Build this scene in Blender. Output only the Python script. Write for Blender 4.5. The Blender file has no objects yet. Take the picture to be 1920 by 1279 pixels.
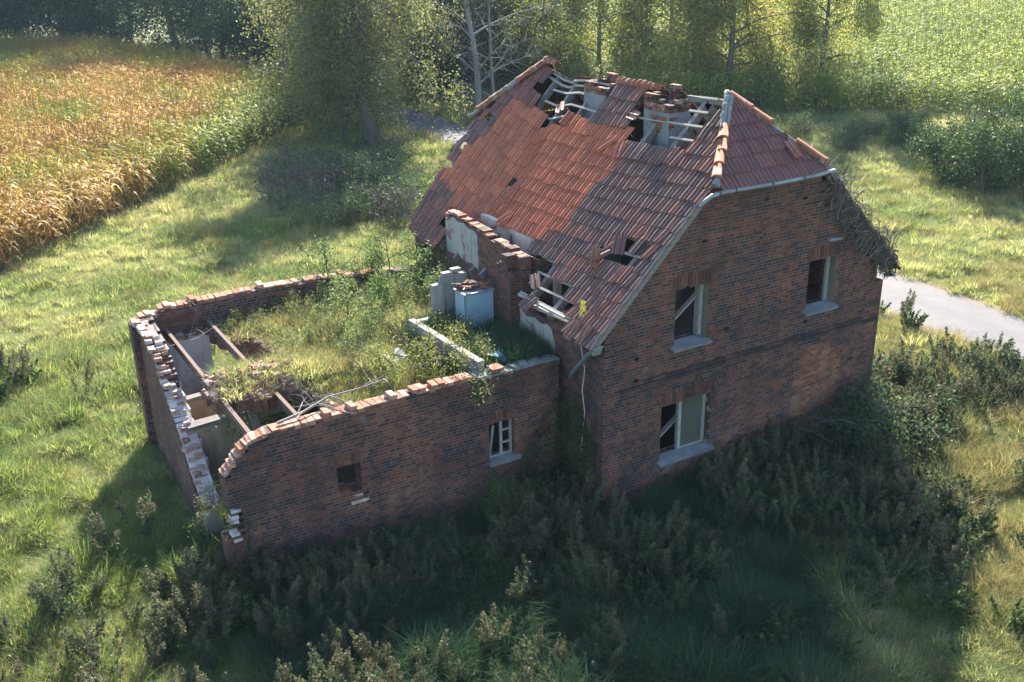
import bpy, math, random
import numpy as np
from mathutils import Vector, Matrix, noise as mnoise

S = bpy.context.scene
COL = S.collection
R = random.Random(7)
NPR = np.random.default_rng(11)

# ------------------------------------------------------------------ camera, sky, sun, exposure
def camera():
    loc = Vector((-9.159, -12.503, 9.476)); yaw, pitch, roll = 0.534, 0.390, -0.020
    f = Vector((math.sin(yaw)*math.cos(pitch), math.cos(yaw)*math.cos(pitch), -math.sin(pitch)))
    r = Vector((math.cos(yaw), -math.sin(yaw), 0)); u = r.cross(f)
    r2 = r*math.cos(roll)+u*math.sin(roll); u2 = -r*math.sin(roll)+u*math.cos(roll)
    cd = bpy.data.cameras.new("camera"); cd.sensor_width = 36; cd.sensor_fit = 'HORIZONTAL'
    cd.lens = 1906/1920*36; cd.clip_start = 0.1; cd.clip_end = 2000
    o = bpy.data.objects.new("camera", cd); COL.objects.link(o)
    m = Matrix((r2, u2, -f)).transposed().to_4x4(); m.translation = loc
    o.matrix_world = m
    S.camera = o
    return loc, r2, u2, f
CAM, CR, CU, CF = camera()
def in_view(x, y, z=0.0, mx=1.25, my=1.3):
    d = np.stack([np.asarray(x)-CAM.x, np.asarray(y)-CAM.y, np.zeros_like(np.asarray(x, float))+z-CAM.z], -1)
    zz = d@np.array(CF); a = (d@np.array(CR))/np.maximum(zz, .1)*1906/960; b = (d@np.array(CU))/np.maximum(zz, .1)*1906/640
    return (zz > 1) & (np.abs(a) < mx) & (np.abs(b) < my)

SUN_EL = math.radians(35.0); SUN_AZ = math.atan2(0.545, 0.839)      # azimuth from +Y towards +X
SUN = Vector((math.sin(SUN_AZ)*math.cos(SUN_EL), math.cos(SUN_AZ)*math.cos(SUN_EL), math.sin(SUN_EL)))
w = bpy.data.worlds.new("World"); S.world = w; w.use_nodes = True
nt = w.node_tree; nt.nodes.clear()
sky = nt.nodes.new("ShaderNodeTexSky"); sky.sky_type = 'NISHITA'; sky.sun_disc = False
sky.sun_elevation = SUN_EL; sky.sun_rotation = SUN_AZ
sky.air_density = 1.2; sky.dust_density = 1.0; sky.ozone_density = 3.0
bg = nt.nodes.new("ShaderNodeBackground"); bg.inputs[1].default_value = 0.092
wo = nt.nodes.new("ShaderNodeOutputWorld")
nt.links.new(sky.outputs[0], bg.inputs[0]); nt.links.new(bg.outputs[0], wo.inputs[0])
sl = bpy.data.lights.new("sun", 'SUN'); sl.energy = 4.3; sl.angle = math.radians(0.5); sl.color = (1.0, 0.93, 0.80)
so = bpy.data.objects.new("sun", sl); COL.objects.link(so)
so.rotation_euler = SUN.to_track_quat('Z', 'Y').to_euler(); so.location = SUN*60
S.view_settings.view_transform = 'Standard'; S.view_settings.look = 'None'
S.view_settings.exposure = 2.25; S.view_settings.gamma = 1.0
S.cycles.use_denoising = True
try: S.cycles.denoiser = "OPENIMAGEDENOISE"; S.cycles.denoising_input_passes = "RGB_ALBEDO_NORMAL"; S.cycles.denoising_prefilter = "ACCURATE"
except Exception: pass
S.cycles.max_bounces = 6; S.cycles.diffuse_bounces = 3; S.cycles.transparent_max_bounces = 8
S.cycles.caustics_reflective = False; S.cycles.caustics_refractive = False
S.cycles.sample_clamp_indirect = 6

# ------------------------------------------------------------------ material helpers
class NT:
    def __init__(s, name):
        s.m = bpy.data.materials.new(name); s.m.use_nodes = True; s.t = s.m.node_tree; s.t.nodes.clear()
        s.out = s.t.nodes.new("ShaderNodeOutputMaterial")
    def _set(s, sock, v):
        if isinstance(v, bpy.types.NodeSocket): s.t.links.new(v, sock)
        elif v is not None:
            try: sock.default_value = v
            except Exception: sock.default_value = (v[0], v[1], v[2], 1) if len(v) == 3 else v
    def n(s, typ, *a, **k):
        nd = s.t.nodes.new("ShaderNode"+typ)
        for i, v in enumerate(a): s._set(nd.inputs[i], v)
        for kk, v in k.items():
            if kk in nd.inputs: s._set(nd.inputs[kk], v)
            else: setattr(nd, kk, v)
        return nd
    def math(s, op, a, b=None, c=None, clamp=False):
        nd = s.t.nodes.new("ShaderNodeMath"); nd.operation = op; nd.use_clamp = clamp
        for i, v in enumerate((a, b, c)): s._set(nd.inputs[i], v)
        return nd.outputs[0]
    def ramp(s, fac, stops, interp='LINEAR'):
        nd = s.t.nodes.new("ShaderNodeValToRGB"); nd.color_ramp.interpolation = interp
        e = nd.color_ramp.elements
        while len(e) < len(stops): e.new(0.5)
        for el, (p, c) in zip(e, stops): el.position = p; el.color = (*c, 1)
        s._set(nd.inputs[0], fac); return nd.outputs[0]
    def mix(s, f, a, b, mode='MIX'):
        nd = s.t.nodes.new("ShaderNodeMix"); nd.data_type = 'RGBA'; nd.blend_type = mode
        s._set(nd.inputs[0], f); s._set(nd.inputs[6], a if not isinstance(a, tuple) else (*a, 1)); s._set(nd.inputs[7], b if not isinstance(b, tuple) else (*b, 1))
        return nd.outputs[2]
    def noise(s, vec, scale, detail=4, rough=.55, out=0):
        nd = s.t.nodes.new("ShaderNodeTexNoise"); s._set(nd.inputs['Vector'], vec)
        nd.inputs['Scale'].default_value = scale; nd.inputs['Detail'].default_value = detail; nd.inputs['Roughness'].default_value = rough
        return nd.outputs[out]
    def mapr(s, v, a, b, c=0., d=1., smooth=False):
        nd = s.t.nodes.new("ShaderNodeMapRange"); s._set(nd.inputs[0], v)
        nd.interpolation_type = 'SMOOTHSTEP' if smooth else 'LINEAR'
        for i, q in enumerate((a, b, c, d)): s._set(nd.inputs[1+i], q)
        return nd.outputs[0]
    def pos(s): return s.n("NewGeometry").outputs['Position']
    def island(s): return s.n("NewGeometry").outputs['Random Per Island']
    def finish(s, col, rough=.85, bump=None, bstr=.4, bdist=.01, spec=.3, **k):
        p = s.n("BsdfPrincipled"); s._set(p.inputs['Base Color'], (*col, 1) if isinstance(col, tuple) else col)
        s._set(p.inputs['Roughness'], rough); s._set(p.inputs['Specular IOR Level'], spec)
        for kk, v in k.items(): s._set(p.inputs[kk.replace('_', ' ')], v)
        if bump is not None:
            b = s.n("Bump"); b.inputs['Strength'].default_value = bstr; b.inputs['Distance'].default_value = bdist
            s.t.links.new(bump, b.inputs['Height']); s.t.links.new(b.outputs[0], p.inputs['Normal'])
        s.t.links.new(p.outputs[0], s.out.inputs[0]); return s.m

def brick_mat(name, ramp, mort=(.25, .225, .21), shift=0., lime=.0):
    t = NT(name)
    uv = t.n("UVMap"); sp = t.n("SeparateXYZ", uv.outputs[0]); u, v = sp.outputs[0], sp.outputs[1]
    P = t.pos()
    wob = t.noise(P, 9., 2)
    v2 = t.math('ADD', v, t.math('MULTIPLY', t.math('SUBTRACT', wob, .5), .010))
    r = t.math('DIVIDE', v2, .0575); row = t.math('FLOOR', r); fv = t.math('MULTIPLY', t.math('SUBTRACT', r, row), .0575)
    par = t.math('FLOORED_MODULO', row, 2.); wd = t.math('SUBTRACT', .21, t.math('MULTIPLY', par, .105))
    alt = t.math('FLOORED_MODULO', t.math('FLOOR', t.math('DIVIDE', row, 2.)), 2.)
    off = t.math('ADD', t.math('MULTIPLY', alt, .5), t.math('MULTIPLY', par, .25))
    q = t.math('ADD', t.math('DIVIDE', u, wd), off); cell = t.math('FLOOR', q)
    fu = t.math('MULTIPLY', t.math('SUBTRACT', q, cell), wd)
    d = t.math('MINIMUM', t.math('MINIMUM', fu, t.math('SUBTRACT', wd, fu)), t.math('MINIMUM', fv, t.math('SUBTRACT', .0575, fv)))
    nn = t.noise(P, 38., 3)
    d = t.math('ADD', d, t.math('MULTIPLY', t.math('SUBTRACT', nn, .5), .005))
    mask = t.mapr(d, .0016, .0046, smooth=True)
    h = t.n("TexWhiteNoise", t.n("CombineXYZ", t.math('ADD', cell, .5), t.math('ADD', row, .5), par).outputs[0])
    big = t.noise(P, .55, 4, .6); mid = t.noise(P, 2.3, 3)
    tone = t.math('ADD', t.math('MULTIPLY', h.outputs[0], .74), t.math('ADD', t.math('MULTIPLY', t.math('SUBTRACT', big, .5), 1.2), t.math('MULTIPLY', t.math('SUBTRACT', mid, .5), .6)))
    tone = t.math('ADD', tone, .13+shift, clamp=True)
    c = t.ramp(tone, ramp)
    fine = t.noise(P, 60., 3); c = t.mix(.55, c, t.ramp(fine, [(.3, (.45, .45, .45)), (.7, (1.25, 1.2, 1.2))]), 'MULTIPLY')
    mv = t.noise(P, 1.6, 4, .65)
    mc = t.ramp(mv, [(.30, tuple(x*.30 for x in mort)), (.58, mort)])
    col = t.mix(mask, mc, c)
    if lime > 0:
        lm = t.math('MULTIPLY', t.mapr(t.noise(P, 1.1, 6, .7), .60, .74), lime)
        col = t.mix(lm, col, (.33, .32, .31))
    stm = t.n("Mapping"); stm.inputs['Scale'].default_value = (2.6, 2.6, .22); t.t.links.new(P, stm.inputs[0])
    col = t.mix(t.mapr(t.noise(stm.outputs[0], 1.3, 5, .6), .50, .70, 0., .42), col, (.035, .032, .031))
    col = t.mix(t.mapr(t.noise(P, .7, 6, .72), .57, .70, 0., .22), col, (.20, .17, .155))
    soot = t.mapr(t.noise(P, .9, 5, .65), .40, .62)
    col = t.mix(t.math('MULTIPLY', t.math('SUBTRACT', 1., soot), .35), col, (.02, .021, .023))
    hb = t.math('ADD', mask, t.math('MULTIPLY', fine, .35))
    return t.finish(col, .88, hb, .55, .012, spec=.25)
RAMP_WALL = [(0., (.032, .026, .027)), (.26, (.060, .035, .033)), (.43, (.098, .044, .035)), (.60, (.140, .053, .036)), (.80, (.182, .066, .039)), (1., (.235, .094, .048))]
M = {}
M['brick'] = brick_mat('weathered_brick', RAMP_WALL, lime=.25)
M['brick_annex'] = brick_mat('annex_brick', RAMP_WALL, shift=.06, lime=.45)
M['brick_patch'] = brick_mat('infill_brick', [(0., (.085, .036, .024)), (.4, (.155, .060, .033)), (.7, (.225, .094, .047)), (1., (.30, .14, .075))], mort=(.30, .22, .17), shift=.15)
M['brick_old'] = brick_mat('pale_old_brick', [(0., (.06, .035, .03)), (.4, (.14, .075, .06)), (.7, (.22, .11, .08)), (1., (.33, .18, .13))], mort=(.42, .38, .35), lime=.9)
def island_brick(name, stops, rough=.9, lime=1.):
    t = NT(name); P = t.pos()
    c = t.ramp(t.island(), stops)
    c = t.mix(.7, c, t.ramp(t.noise(P, 22., 4), [(.3, (.55, .52, .5)), (.7, (1.25, 1.22, 1.2))]), 'MULTIPLY')
    c = t.mix(t.mapr(t.noise(P, 7., 4, .7), .55, .68, 0., lime), c, (.40, .36, .33))
    return t.finish(c, rough, t.noise(P, 50., 4), .5, .01)
M['ledge'] = island_brick('dark_ledge_brick', [(0., (.026, .024, .028)), (.6, (.055, .036, .034)), (1., (.10, .05, .04))], .9, .12)
M['voussoir'] = island_brick('arch_brick', [(0., (.035, .024, .026)), (.4, (.09, .036, .028)), (.7, (.115, .05, .036)), (1., (.145, .064, .04))], .9, .2)
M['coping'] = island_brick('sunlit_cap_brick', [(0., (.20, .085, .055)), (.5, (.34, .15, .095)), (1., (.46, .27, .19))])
M['rubble'] = island_brick('broken_brick', [(0., (.11, .055, .04)), (.4, (.21, .105, .075)), (.75, (.28, .17, .125)), (1., (.34, .27, .215))])
M['lime_head'] = island_brick('limewashed_wall_head', [(0., (.22, .10, .075)), (.3, (.40, .24, .19)), (.6, (.42, .32, .27)), (1., (.50, .44, .40))])
def plaster(name, a, b, dirt=(.10, .09, .08), sc=1.4, brickshow=0.):
    t = NT(name); P = t.pos()
    c = t.mix(t.mapr(t.noise(P, sc, 6, .65), .35, .65), a, b)
    c = t.mix(t.mapr(t.noise(P, sc*2.7, 6, .75), .56, .72), c, dirt)
    st = t.n("Mapping"); st.inputs['Scale'].default_value = (5, 5, .5); t.t.links.new(P, st.inputs[0])
    c = t.mix(t.mapr(t.noise(st.outputs[0], 1.5, 4), .52, .75, 0., .55), c, tuple(x*.8 for x in dirt))
    if brickshow > 0: c = t.mix(t.mapr(t.noise(P, 1.9, 6, .7), .56, .60, 0., brickshow), c, (.17, .075, .055))
    return t.finish(c, .92, t.noise(P, 30., 6, .7), .5, .012)
M['plaster_grey'] = plaster('grey_render', (.34, .33, .30), (.24, .235, .22), brickshow=.8)
M['plaster_pink'] = plaster('pinkish_limewash', (.70, .62, .60), (.56, .48, .46), dirt=(.22, .18, .16))
M['plaster_tan'] = plaster('tan_plaster', (.36, .27, .18), (.27, .20, .14), dirt=(.16, .12, .09))
M['plaster_white'] = plaster('white_interior_plaster', (.62, .58, .52), (.42, .36, .29))
M['shaft'] = plaster('chimney_render', (.23, .245, .255), (.155, .175, .19), dirt=(.14, .10, .08))
M['concrete'] = plaster('grey_concrete', (.33, .31, .28), (.22, .21, .19))
M['sill'] = plaster('sill_stone', (.21, .22, .22), (.13, .14, .143), dirt=(.16, .16, .16), sc=4.)
M['reveal'] = plaster('stained_reveal', (.22, .175, .13), (.15, .13, .105), dirt=(.07, .065, .06), sc=4.)
M['brickreveal'] = island_brick('dark_reveal_brick', [(0., (.05, .03, .03)), (1., (.08, .045, .04))])  # reveal brick, darker than the wall brick
M['mortar'] = plaster('old_mortar', (.26, .255, .24), (.17, .17, .165), dirt=(.06, .065, .055), sc=6.)
M['limebrick'] = plaster('limewashed_brick', (.60, .55, .52), (.44, .38, .35), dirt=(.24, .14, .11), sc=3., brickshow=.5)
def wood(name, a, b, sc=(8, 8, 8)):
    t = NT(name); P = t.pos()
    mp = t.n("Mapping"); mp.inputs['Scale'].default_value = sc; t.t.links.new(P, mp.inputs[0])
    c = t.mix(t.mapr(t.noise(mp.outputs[0], 4., 6, .7), .3, .7), a, b)
    return t.finish(c, .85, t.noise(mp.outputs[0], 9., 5), .35, .006)
M['rafter'] = wood('grey_rafter', (.22, .20, .18), (.11, .10, .095), (3, 9, 3))
M['batten'] = wood('weathered_batten', (.40, .37, .33), (.24, .22, .20), (9, 2, 9))
M['verge'] = wood('grey_verge_board', (.25, .24, .22), (.14, .135, .13), (4, 9, 4))
M['frame'] = wood('flaking_white_frame', (.40, .40, .385), (.17, .16, .145), (12, 12, 2.5))
M['brace'] = wood('wood_brace', (.34, .30, .26), (.22, .19, .165), (6, 6, 6))
M['rust'] = wood('rusty_beam', (.17, .115, .095), (.09, .058, .047), (7, 7, 7))
def simple(name, c, rough=.6, metal=0., var=.25, sc=8.):
    t = NT(name); P = t.pos()
    cc = t.mix(t.mapr(t.noise(P, sc, 5, .65), .3, .7), tuple(x*(1-var) for x in c), tuple(min(1, x*(1+var)) for x in c))
    return t.finish(cc, rough, t.noise(P, sc*4, 4), .15, .004, Metallic=metal)
M['zinc'] = simple('pale_zinc', (.21, .232, .25), .55, .2, .35, 5.)
M['strap'] = simple('dark_strap', (.03, .03, .03), .6)
M['tank'] = plaster('faded_blue_enamel', (.24, .35, .41), (.19, .29, .35), dirt=(.20, .17, .14), sc=2.2)
M['tank_rust'] = simple('rusty_rim', (.13, .08, .06), .8)
M['bluefoil'] = simple('blue_sheet', (.22, .36, .47), .5, 0, .3)
M['whiteslab'] = simple('white_slab', (.55, .54, .52), .8)
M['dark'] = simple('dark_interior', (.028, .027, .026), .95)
M['floor'] = simple('dusty_floor', (.10, .085, .07), .95)
M['cable'] = simple('white_cable', (.5, .5, .48), .6)
M['pipe'] = simple('dark_pipe', (.10, .115, .12), .6)
def glass():
    t = NT('dirty_glass'); P = t.pos()
    p = t.n("BsdfPrincipled"); c = t.mix(t.mapr(t.noise(P, 3., 5, .7), .3, .7), (.075, .085, .065), (.15, .155, .125)); t._set(p.inputs['Base Color'], c)
    p.inputs['Roughness'].default_value = .22; p.inputs['Specular IOR Level'].default_value = .5
    tr = t.n("BsdfTransparent"); mx = t.n("MixShader", .32, p.outputs[0], tr.outputs[0])
    t.t.links.new(mx.outputs[0], t.out.inputs[0]); return t.m
M['glass'] = glass()
def tile_mat():
    t = NT('clay_roof_tile'); P = t.pos()
    a = t.n("VertexColor", layer_name='Col').outputs[0]
    c = t.mix(.6, a, t.ramp(t.noise(P, 14., 5, .65), [(.3, (.55, .55, .58)), (.7, (1.3, 1.25, 1.2))]), 'MULTIPLY')
    ln = t.mapr(t.noise(P, 5.5, 6, .75), .60, .70, 0., .38)
    c = t.mix(ln, c, (.17, .155, .14))
    c = t.mix(t.mapr(t.noise(P, 1.1, 5, .7), .56, .70, 0., .35), c, (.035, .036, .03))
    return t.finish(c, .52, t.noise(P, 60., 3), .25, .006, spec=.6)
M['tile'] = tile_mat()
M['ridge'] = island_brick('ridge_clay', [(0., (.21, .085, .055)), (.5, (.28, .11, .065)), (1., (.34, .15, .09))])
def leafy(name, stops, trans=.5, pscale=.35, isl=.5, rough=.55, tmul=1.25, spec=.15):
    t = NT(name); P = t.pos()
    oi = t.n("ObjectInfo")
    v = t.math('ADD', t.math('MULTIPLY', t.island(), isl), t.math('ADD', t.math('MULTIPLY', oi.outputs['Random'], .3), t.math('MULTIPLY', t.math('SUBTRACT', t.noise(P, pscale, 4, .6), .5), 1.3)))
    v = t.math('ADD', v, .5-(isl+.3)/2, clamp=True)
    c = t.ramp(v, stops)
    p = t.n("BsdfPrincipled"); t._set(p.inputs['Base Color'], c); p.inputs['Roughness'].default_value = rough; p.inputs['Specular IOR Level'].default_value = spec
    tr = t.n("BsdfTranslucent"); c2 = t.mix(1., c, (tmul, tmul*1.0, tmul*.72), 'MULTIPLY'); t._set(tr.inputs[0], c2)
    mx = t.n("MixShader", trans, p.outputs[0], tr.outputs[0]); t.t.links.new(mx.outputs[0], t.out.inputs[0]); return t.m
M['grass'] = leafy('grass_blades', [(0., (.10, .14, .058)), (.34, (.24, .28, .12)), (.64, (.40, .40, .20)), (1., (.52, .46, .29))], .6, .26)
M['grass_lush'] = leafy('lush_grass', [(0., (.07, .12, .032)), (.5, (.16, .225, .065)), (1., (.30, .335, .12))], .58, .3)
M['grass_dry'] = leafy('dry_grass', [(0., (.16, .14, .06)), (.5, (.27, .22, .10)), (1., (.38, .31, .17))], .45, .3)
M['weed'] = leafy('weed_leaf', [(0., (.027, .056, .028)), (.5, (.064, .100, .050)), (1., (.15, .175, .10))], .48, .5)
M['weed_seed'] = leafy('weed_seed_head', [(0., (.05, .052, .034)), (.5, (.12, .105, .068)), (1., (.24, .19, .125))], .3, .6)
M['corn_dry'] = leafy('dry_maize_leaf', [(0., (.22, .125, .042)), (.45, (.40, .25, .085)), (.75, (.54, .38, .16)), (1., (.66, .52, .27))], .5, .25)
M['corn_yel'] = leafy('yellowing_maize_leaf', [(0., (.13, .17, .026)), (.5, (.30, .30, .05)), (1., (.50, .38, .09))], .55, .25)
M['corn_green'] = leafy('green_maize_leaf', [(0., (.10, .16, .032)), (.5, (.25, .32, .070)), (1., (.46, .45, .14))], .6, .2, spec=.2)
M['birch_leaf'] = leafy('birch_leaf', [(0., (.085, .12, .036)), (.45, (.215, .245, .080)), (.8, (.35, .335, .12)), (1., (.46, .36, .11))], .56, .4, .7)
M['willow_leaf'] = leafy('olive_leaf', [(0., (.045, .060, .026)), (.5, (.15, .165, .078)), (1., (.28, .28, .13))], .48, .4, .7)
M['dark_leaf'] = leafy('dark_leaf', [(0., (.018, .036, .015)), (.6, (.042, .072, .025)), (1., (.10, .125, .04))], .35, .25, .6)
M['bush_leaf'] = leafy('bush_leaf', [(0., (.022, .050, .018)), (.5, (.060, .100, .030)), (1., (.17, .21, .07))], .28, .5, .6)
M['shade_tinted_weed'] = leafy('shade_tinted_leaf', [(0., (.020, .052, .026)), (.5, (.042, .085, .042)), (1., (.085, .125, .06))], .4, .35)  # weed tufts coloured dark bluish green to deepen the house's shade
M['elder_leaf'] = leafy('pale_bush_leaf', [(0., (.06, .11, .035)), (.5, (.13, .19, .07)), (1., (.26, .29, .15))], .45, .8, .7)
M['gold_leaf'] = leafy('yellowing_leaf', [(0., (.08, .11, .03)), (.55, (.18, .21, .07)), (.85, (.30, .28, .09)), (1., (.38, .29, .07))], .5, .8, .7)
M['ivy_dead'] = leafy('dead_ivy', [(0., (.045, .036, .030)), (.5, (.10, .082, .068)), (1., (.20, .175, .15))], .1, .8, .8)
M['bark'] = wood('grey_bark', (.15, .13, .11), (.065, .058, .05), (4, 4, 1.2))
M['birch_bark'] = wood('birch_bark', (.36, .34, .315), (.10, .09, .08), (2, 2, 7))
M['bark_pale'] = wood('pale_grey_bark', (.27, .245, .22), (.14, .125, .11), (3, 3, 3))
M['twig'] = wood('bleached_twig', (.30, .27, .24), (.18, .16, .14), (6, 6, 6))
M['mullein'] = leafy('mullein_spike', [(0., (.28, .30, .08)), (1., (.48, .46, .16))], .3, 2.)
def ground_mat():
    t = NT('meadow_soil'); P = t.pos()
    v = t.noise(P, .12, 6, .6); f = t.noise(P, 3., 6, .7)
    c = t.ramp(v, [(.3, (.045, .060, .018)), (.5, (.10, .115, .032)), (.7, (.16, .145, .055))])
    c = t.mix(.7, c, t.ramp(f, [(.3, (.45, .45, .45)), (.7, (1.4, 1.4, 1.3))]), 'MULTIPLY')
    return t.finish(c, .95, f, .8, .08)
M['ground'] = ground_mat()
def road_mat():
    t = NT('pale_asphalt'); P = t.pos()
    c = t.mix(t.mapr(t.noise(P, 1.2, 6, .65), .3, .7), (.100, .093, .096), (.135, .126, .129))
    c = t.mix(t.mapr(t.noise(P, 14., 5, .7), .45, .75, 0., .35), c, (.088, .080, .081))
    sp = t.n("SeparateXYZ", P); off = t.math('ABSOLUTE', t.math('SUBTRACT', t.math('SUBTRACT', sp.outputs[0], t.math('MULTIPLY', sp.outputs[1], .035)), 13.62))
    mid = t.mapr(off, .15, .42, .45, 0., True); edge = t.mapr(t.math('ADD', off, t.math('MULTIPLY', t.noise(P, 2.5, 4), .35)), 1.22, 1.45, 0., .8, True)
    c = t.mix(mid, c, (.094, .087, .088)); c = t.mix(edge, c, (.14, .11, .08))
    vo = t.n("TexVoronoi", P, feature='DISTANCE_TO_EDGE'); vo.inputs['Scale'].default_value = .9
    c = t.mix(t.mapr(vo.outputs[0], 0., .012, .5, 0.), c, (.06, .055, .05))
    return t.finish(c, .8, t.noise(P, 90., 3), .3, .006)
M['road'] = road_mat()
M['soil'] = simple('bare_soil', (.19, .145, .10), .95, 0, .35, 5.)

# ------------------------------------------------------------------ mesh helpers
class MB:
    """collects geometry and links it as ONE mesh object"""
    def __init__(s): s.v = []; s.f = []; s.uv = []; s.c = []
    def add(s, verts, faces, uvs=None, col=None):
        b = len(s.v); s.v += [tuple(x) for x in verts]
        for i, fc in enumerate(faces):
            s.f.append(tuple(b+k for k in fc)); s.uv.append(uvs[i] if uvs else None); s.c.append(col)
    def box(s, c, size, rot=None, jit=0.):
        hx, hy, hz = (q/2 for q in size); vs = []
        for sx, sy, sz in ((-1, -1, -1), (1, -1, -1), (1, 1, -1), (-1, 1, -1), (-1, -1, 1), (1, -1, 1), (1, 1, 1), (-1, 1, 1)):
            p = Vector((sx*hx+R.uniform(-jit, jit), sy*hy+R.uniform(-jit, jit), sz*hz+R.uniform(-jit, jit)))
            if rot is not None: p = rot @ p
            vs.append(Vector(c)+p)
        s.add(vs, [(0, 3, 2, 1), (4, 5, 6, 7), (0, 1, 5, 4), (1, 2, 6, 5), (2, 3, 7, 6), (3, 0, 4, 7)])
    def bar(s, a, b, wd, ht, up=Vector((0, 0, 1))):
        a, b = Vector(a), Vector(b); d = (b-a); L = d.length; d.normalize(); up = Vector((0, 1, 0)) if abs(d.dot(up)) > .99 else up; sd = d.cross(up).normalized(); u2 = sd.cross(d)
        s.box((a+b)/2, (L, wd, ht), Matrix((d, sd, u2)).transposed())
    def tube(s, pts, rad, n=6, cap=True):
        pts = [Vector(p) for p in pts]; N = len(pts)
        if not hasattr(rad, '__len__'): rad = [rad]*N
        base = len(s.v); ref = Vector((.31, .17, .93))
        for i, p in enumerate(pts):
            d = (pts[min(i+1, N-1)]-pts[max(i-1, 0)]).normalized(); a = d.cross(ref)
            if a.length < 1e-3: a = d.cross(Vector((1, 0, 0)))
            a.normalize(); b = d.cross(a)
            for k in range(n):
                g = 2*math.pi*k/n; s.v.append(tuple(p+(a*math.cos(g)+b*math.sin(g))*rad[i]))
        for i in range(N-1):
            for k in range(n):
                k2 = (k+1) % n
                s.f.append((base+i*n+k, base+i*n+k2, base+(i+1)*n+k2, base+(i+1)*n+k)); s.uv.append(None); s.c.append(None)
        if cap:
            s.f.append(tuple(base+k for k in range(n))[::-1]); s.uv.append(None); s.c.append(None)
            s.f.append(tuple(base+(N-1)*n+k for k in range(n))); s.uv.append(None); s.c.append(None)
    def mesh(s, name, mat, smooth=False):
        me = bpy.data.meshes.new(name); me.from_pydata(s.v, [], s.f); me.materials.append(M[mat])
        if any(q is not None for q in s.uv):
            l = me.uv_layers.new(name='UVMap'); k = 0
            dat = np.zeros((len(me.loops), 2), np.float32)
            for fc, q in zip(s.f, s.uv):
                if q is not None: dat[k:k+len(fc)] = q
                k += len(fc)
            l.data.foreach_set('uv', dat.ravel())
        if any(q is not None for q in s.c):
            ca = me.color_attributes.new('Col', 'FLOAT_COLOR', 'CORNER'); dat = np.ones((len(me.loops), 4), np.float32); k = 0
            for fc, q in zip(s.f, s.c):
                if q is not None: dat[k:k+len(fc), :3] = q
                k += len(fc)
            ca.data.foreach_set('color', dat.ravel())
        if smooth: me.polygons.foreach_set('use_smooth', [True]*len(me.polygons))
        me.update(); return me
    def obj(s, name, mat, parent=None, smooth=False):
        return link(name, s.mesh(name, mat, smooth), parent)
def link(name, data, parent=None):
    o = bpy.data.objects.new(name, data); COL.objects.link(o)
    if parent is not None:
        o.parent = parent; o.matrix_parent_inverse = parent.matrix_world.inverted()
    return o
def tag(o, label=None, cat=None, group=None, kind=None):
    if label: o['label'] = label
    if cat: o['category'] = cat
    if group: o['group'] = group
    if kind: o['kind'] = kind
    return o
def thing(name, label, cat, loc=(0, 0, 0), rz=0., group=None):
    o = bpy.data.objects.new(name, None); COL.objects.link(o); o.empty_display_size = .2
    o.location = loc; o.rotation_euler = (0, 0, rz); bpy.context.view_layer.update()
    return tag(o, label, cat, group)
def local(name, mesh, parent):                       # child whose mesh is in the parent's own space
    o = bpy.data.objects.new(name, mesh); COL.objects.link(o); o.parent = parent; return o

def cellwall(mb, O, U, length, fill, z0, z1, th, side=1, cw=.105, ch=.0575):
    """wall of brick-sized cells: outer face through O along U, thickness th to the inside; fill(u, z) says which cells stand"""
    U = Vector((U[0], U[1], 0)).normalized(); N = Vector((U.y, -U.x, 0))*side; O = Vector((O[0], O[1], 0))
    nu = int(round(length/cw)); cw = length/nu; k0 = int(round(z0/ch)); k1 = int(round(z1/ch))
    occ = {(i, k) for i in range(nu) for k in range(k0, k1) if fill((i+.5)*cw, (k+.5)*ch)}
    vid = {}; vs = []; fs = []; us = []
    def V(i, k, d):
        key = (i, k, d)
        if key not in vid: vid[key] = len(vs); vs.append(O+U*(i*cw)-N*(th*d)+Vector((0, 0, k*ch)))
        return vid[key]
    def F(a, q): fs.append(a if side > 0 else a[::-1]); us.append(q if side > 0 else q[::-1])
    for (i, k) in occ:
        a, b, c, d = i*cw, (i+1)*cw, k*ch, (k+1)*ch
        F((V(i, k, 0), V(i+1, k, 0), V(i+1, k+1, 0), V(i, k+1, 0)), ((a, c), (b, c), (b, d), (a, d)))
        F((V(i+1, k, 1), V(i, k, 1), V(i, k+1, 1), V(i+1, k+1, 1)), ((b, c), (a, c), (a, d), (b, d)))
        if (i-1, k) not in occ: F((V(i, k, 1), V(i, k, 0), V(i, k+1, 0), V(i, k+1, 1)), ((th, c), (0, c), (0, d), (th, d)))
        if (i+1, k) not in occ: F((V(i+1, k, 0), V(i+1, k, 1), V(i+1, k+1, 1), V(i+1, k+1, 0)), ((0, c), (th, c), (th, d), (0, d)))
        if (i, k+1) not in occ: F((V(i, k+1, 0), V(i+1, k+1, 0), V(i+1, k+1, 1), V(i, k+1, 1)), ((a, .02), (b, .02), (b, .06), (a, .06)))
        if (i, k-1) not in occ: F((V(i, k, 1), V(i+1, k, 1), V(i+1, k, 0), V(i, k, 0)), ((a, .02), (b, .02), (b, .06), (a, .06)))
    mb.add(vs, fs, us)
def hsh(*a): return random.Random(hash(tuple(round(x*1000) if isinstance(x, float) else x for x in a))).random()
def lerp(a, b, t): return a+(b-a)*t
def pl(pts, x):                                      # piecewise linear
    if x <= pts[0][0]: return pts[0][1]
    for (a, b), (c, d) in zip(pts, pts[1:]):
        if x <= c: return lerp(b, d, (x-a)/max(c-a, 1e-6))
    return pts[-1][1]

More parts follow.
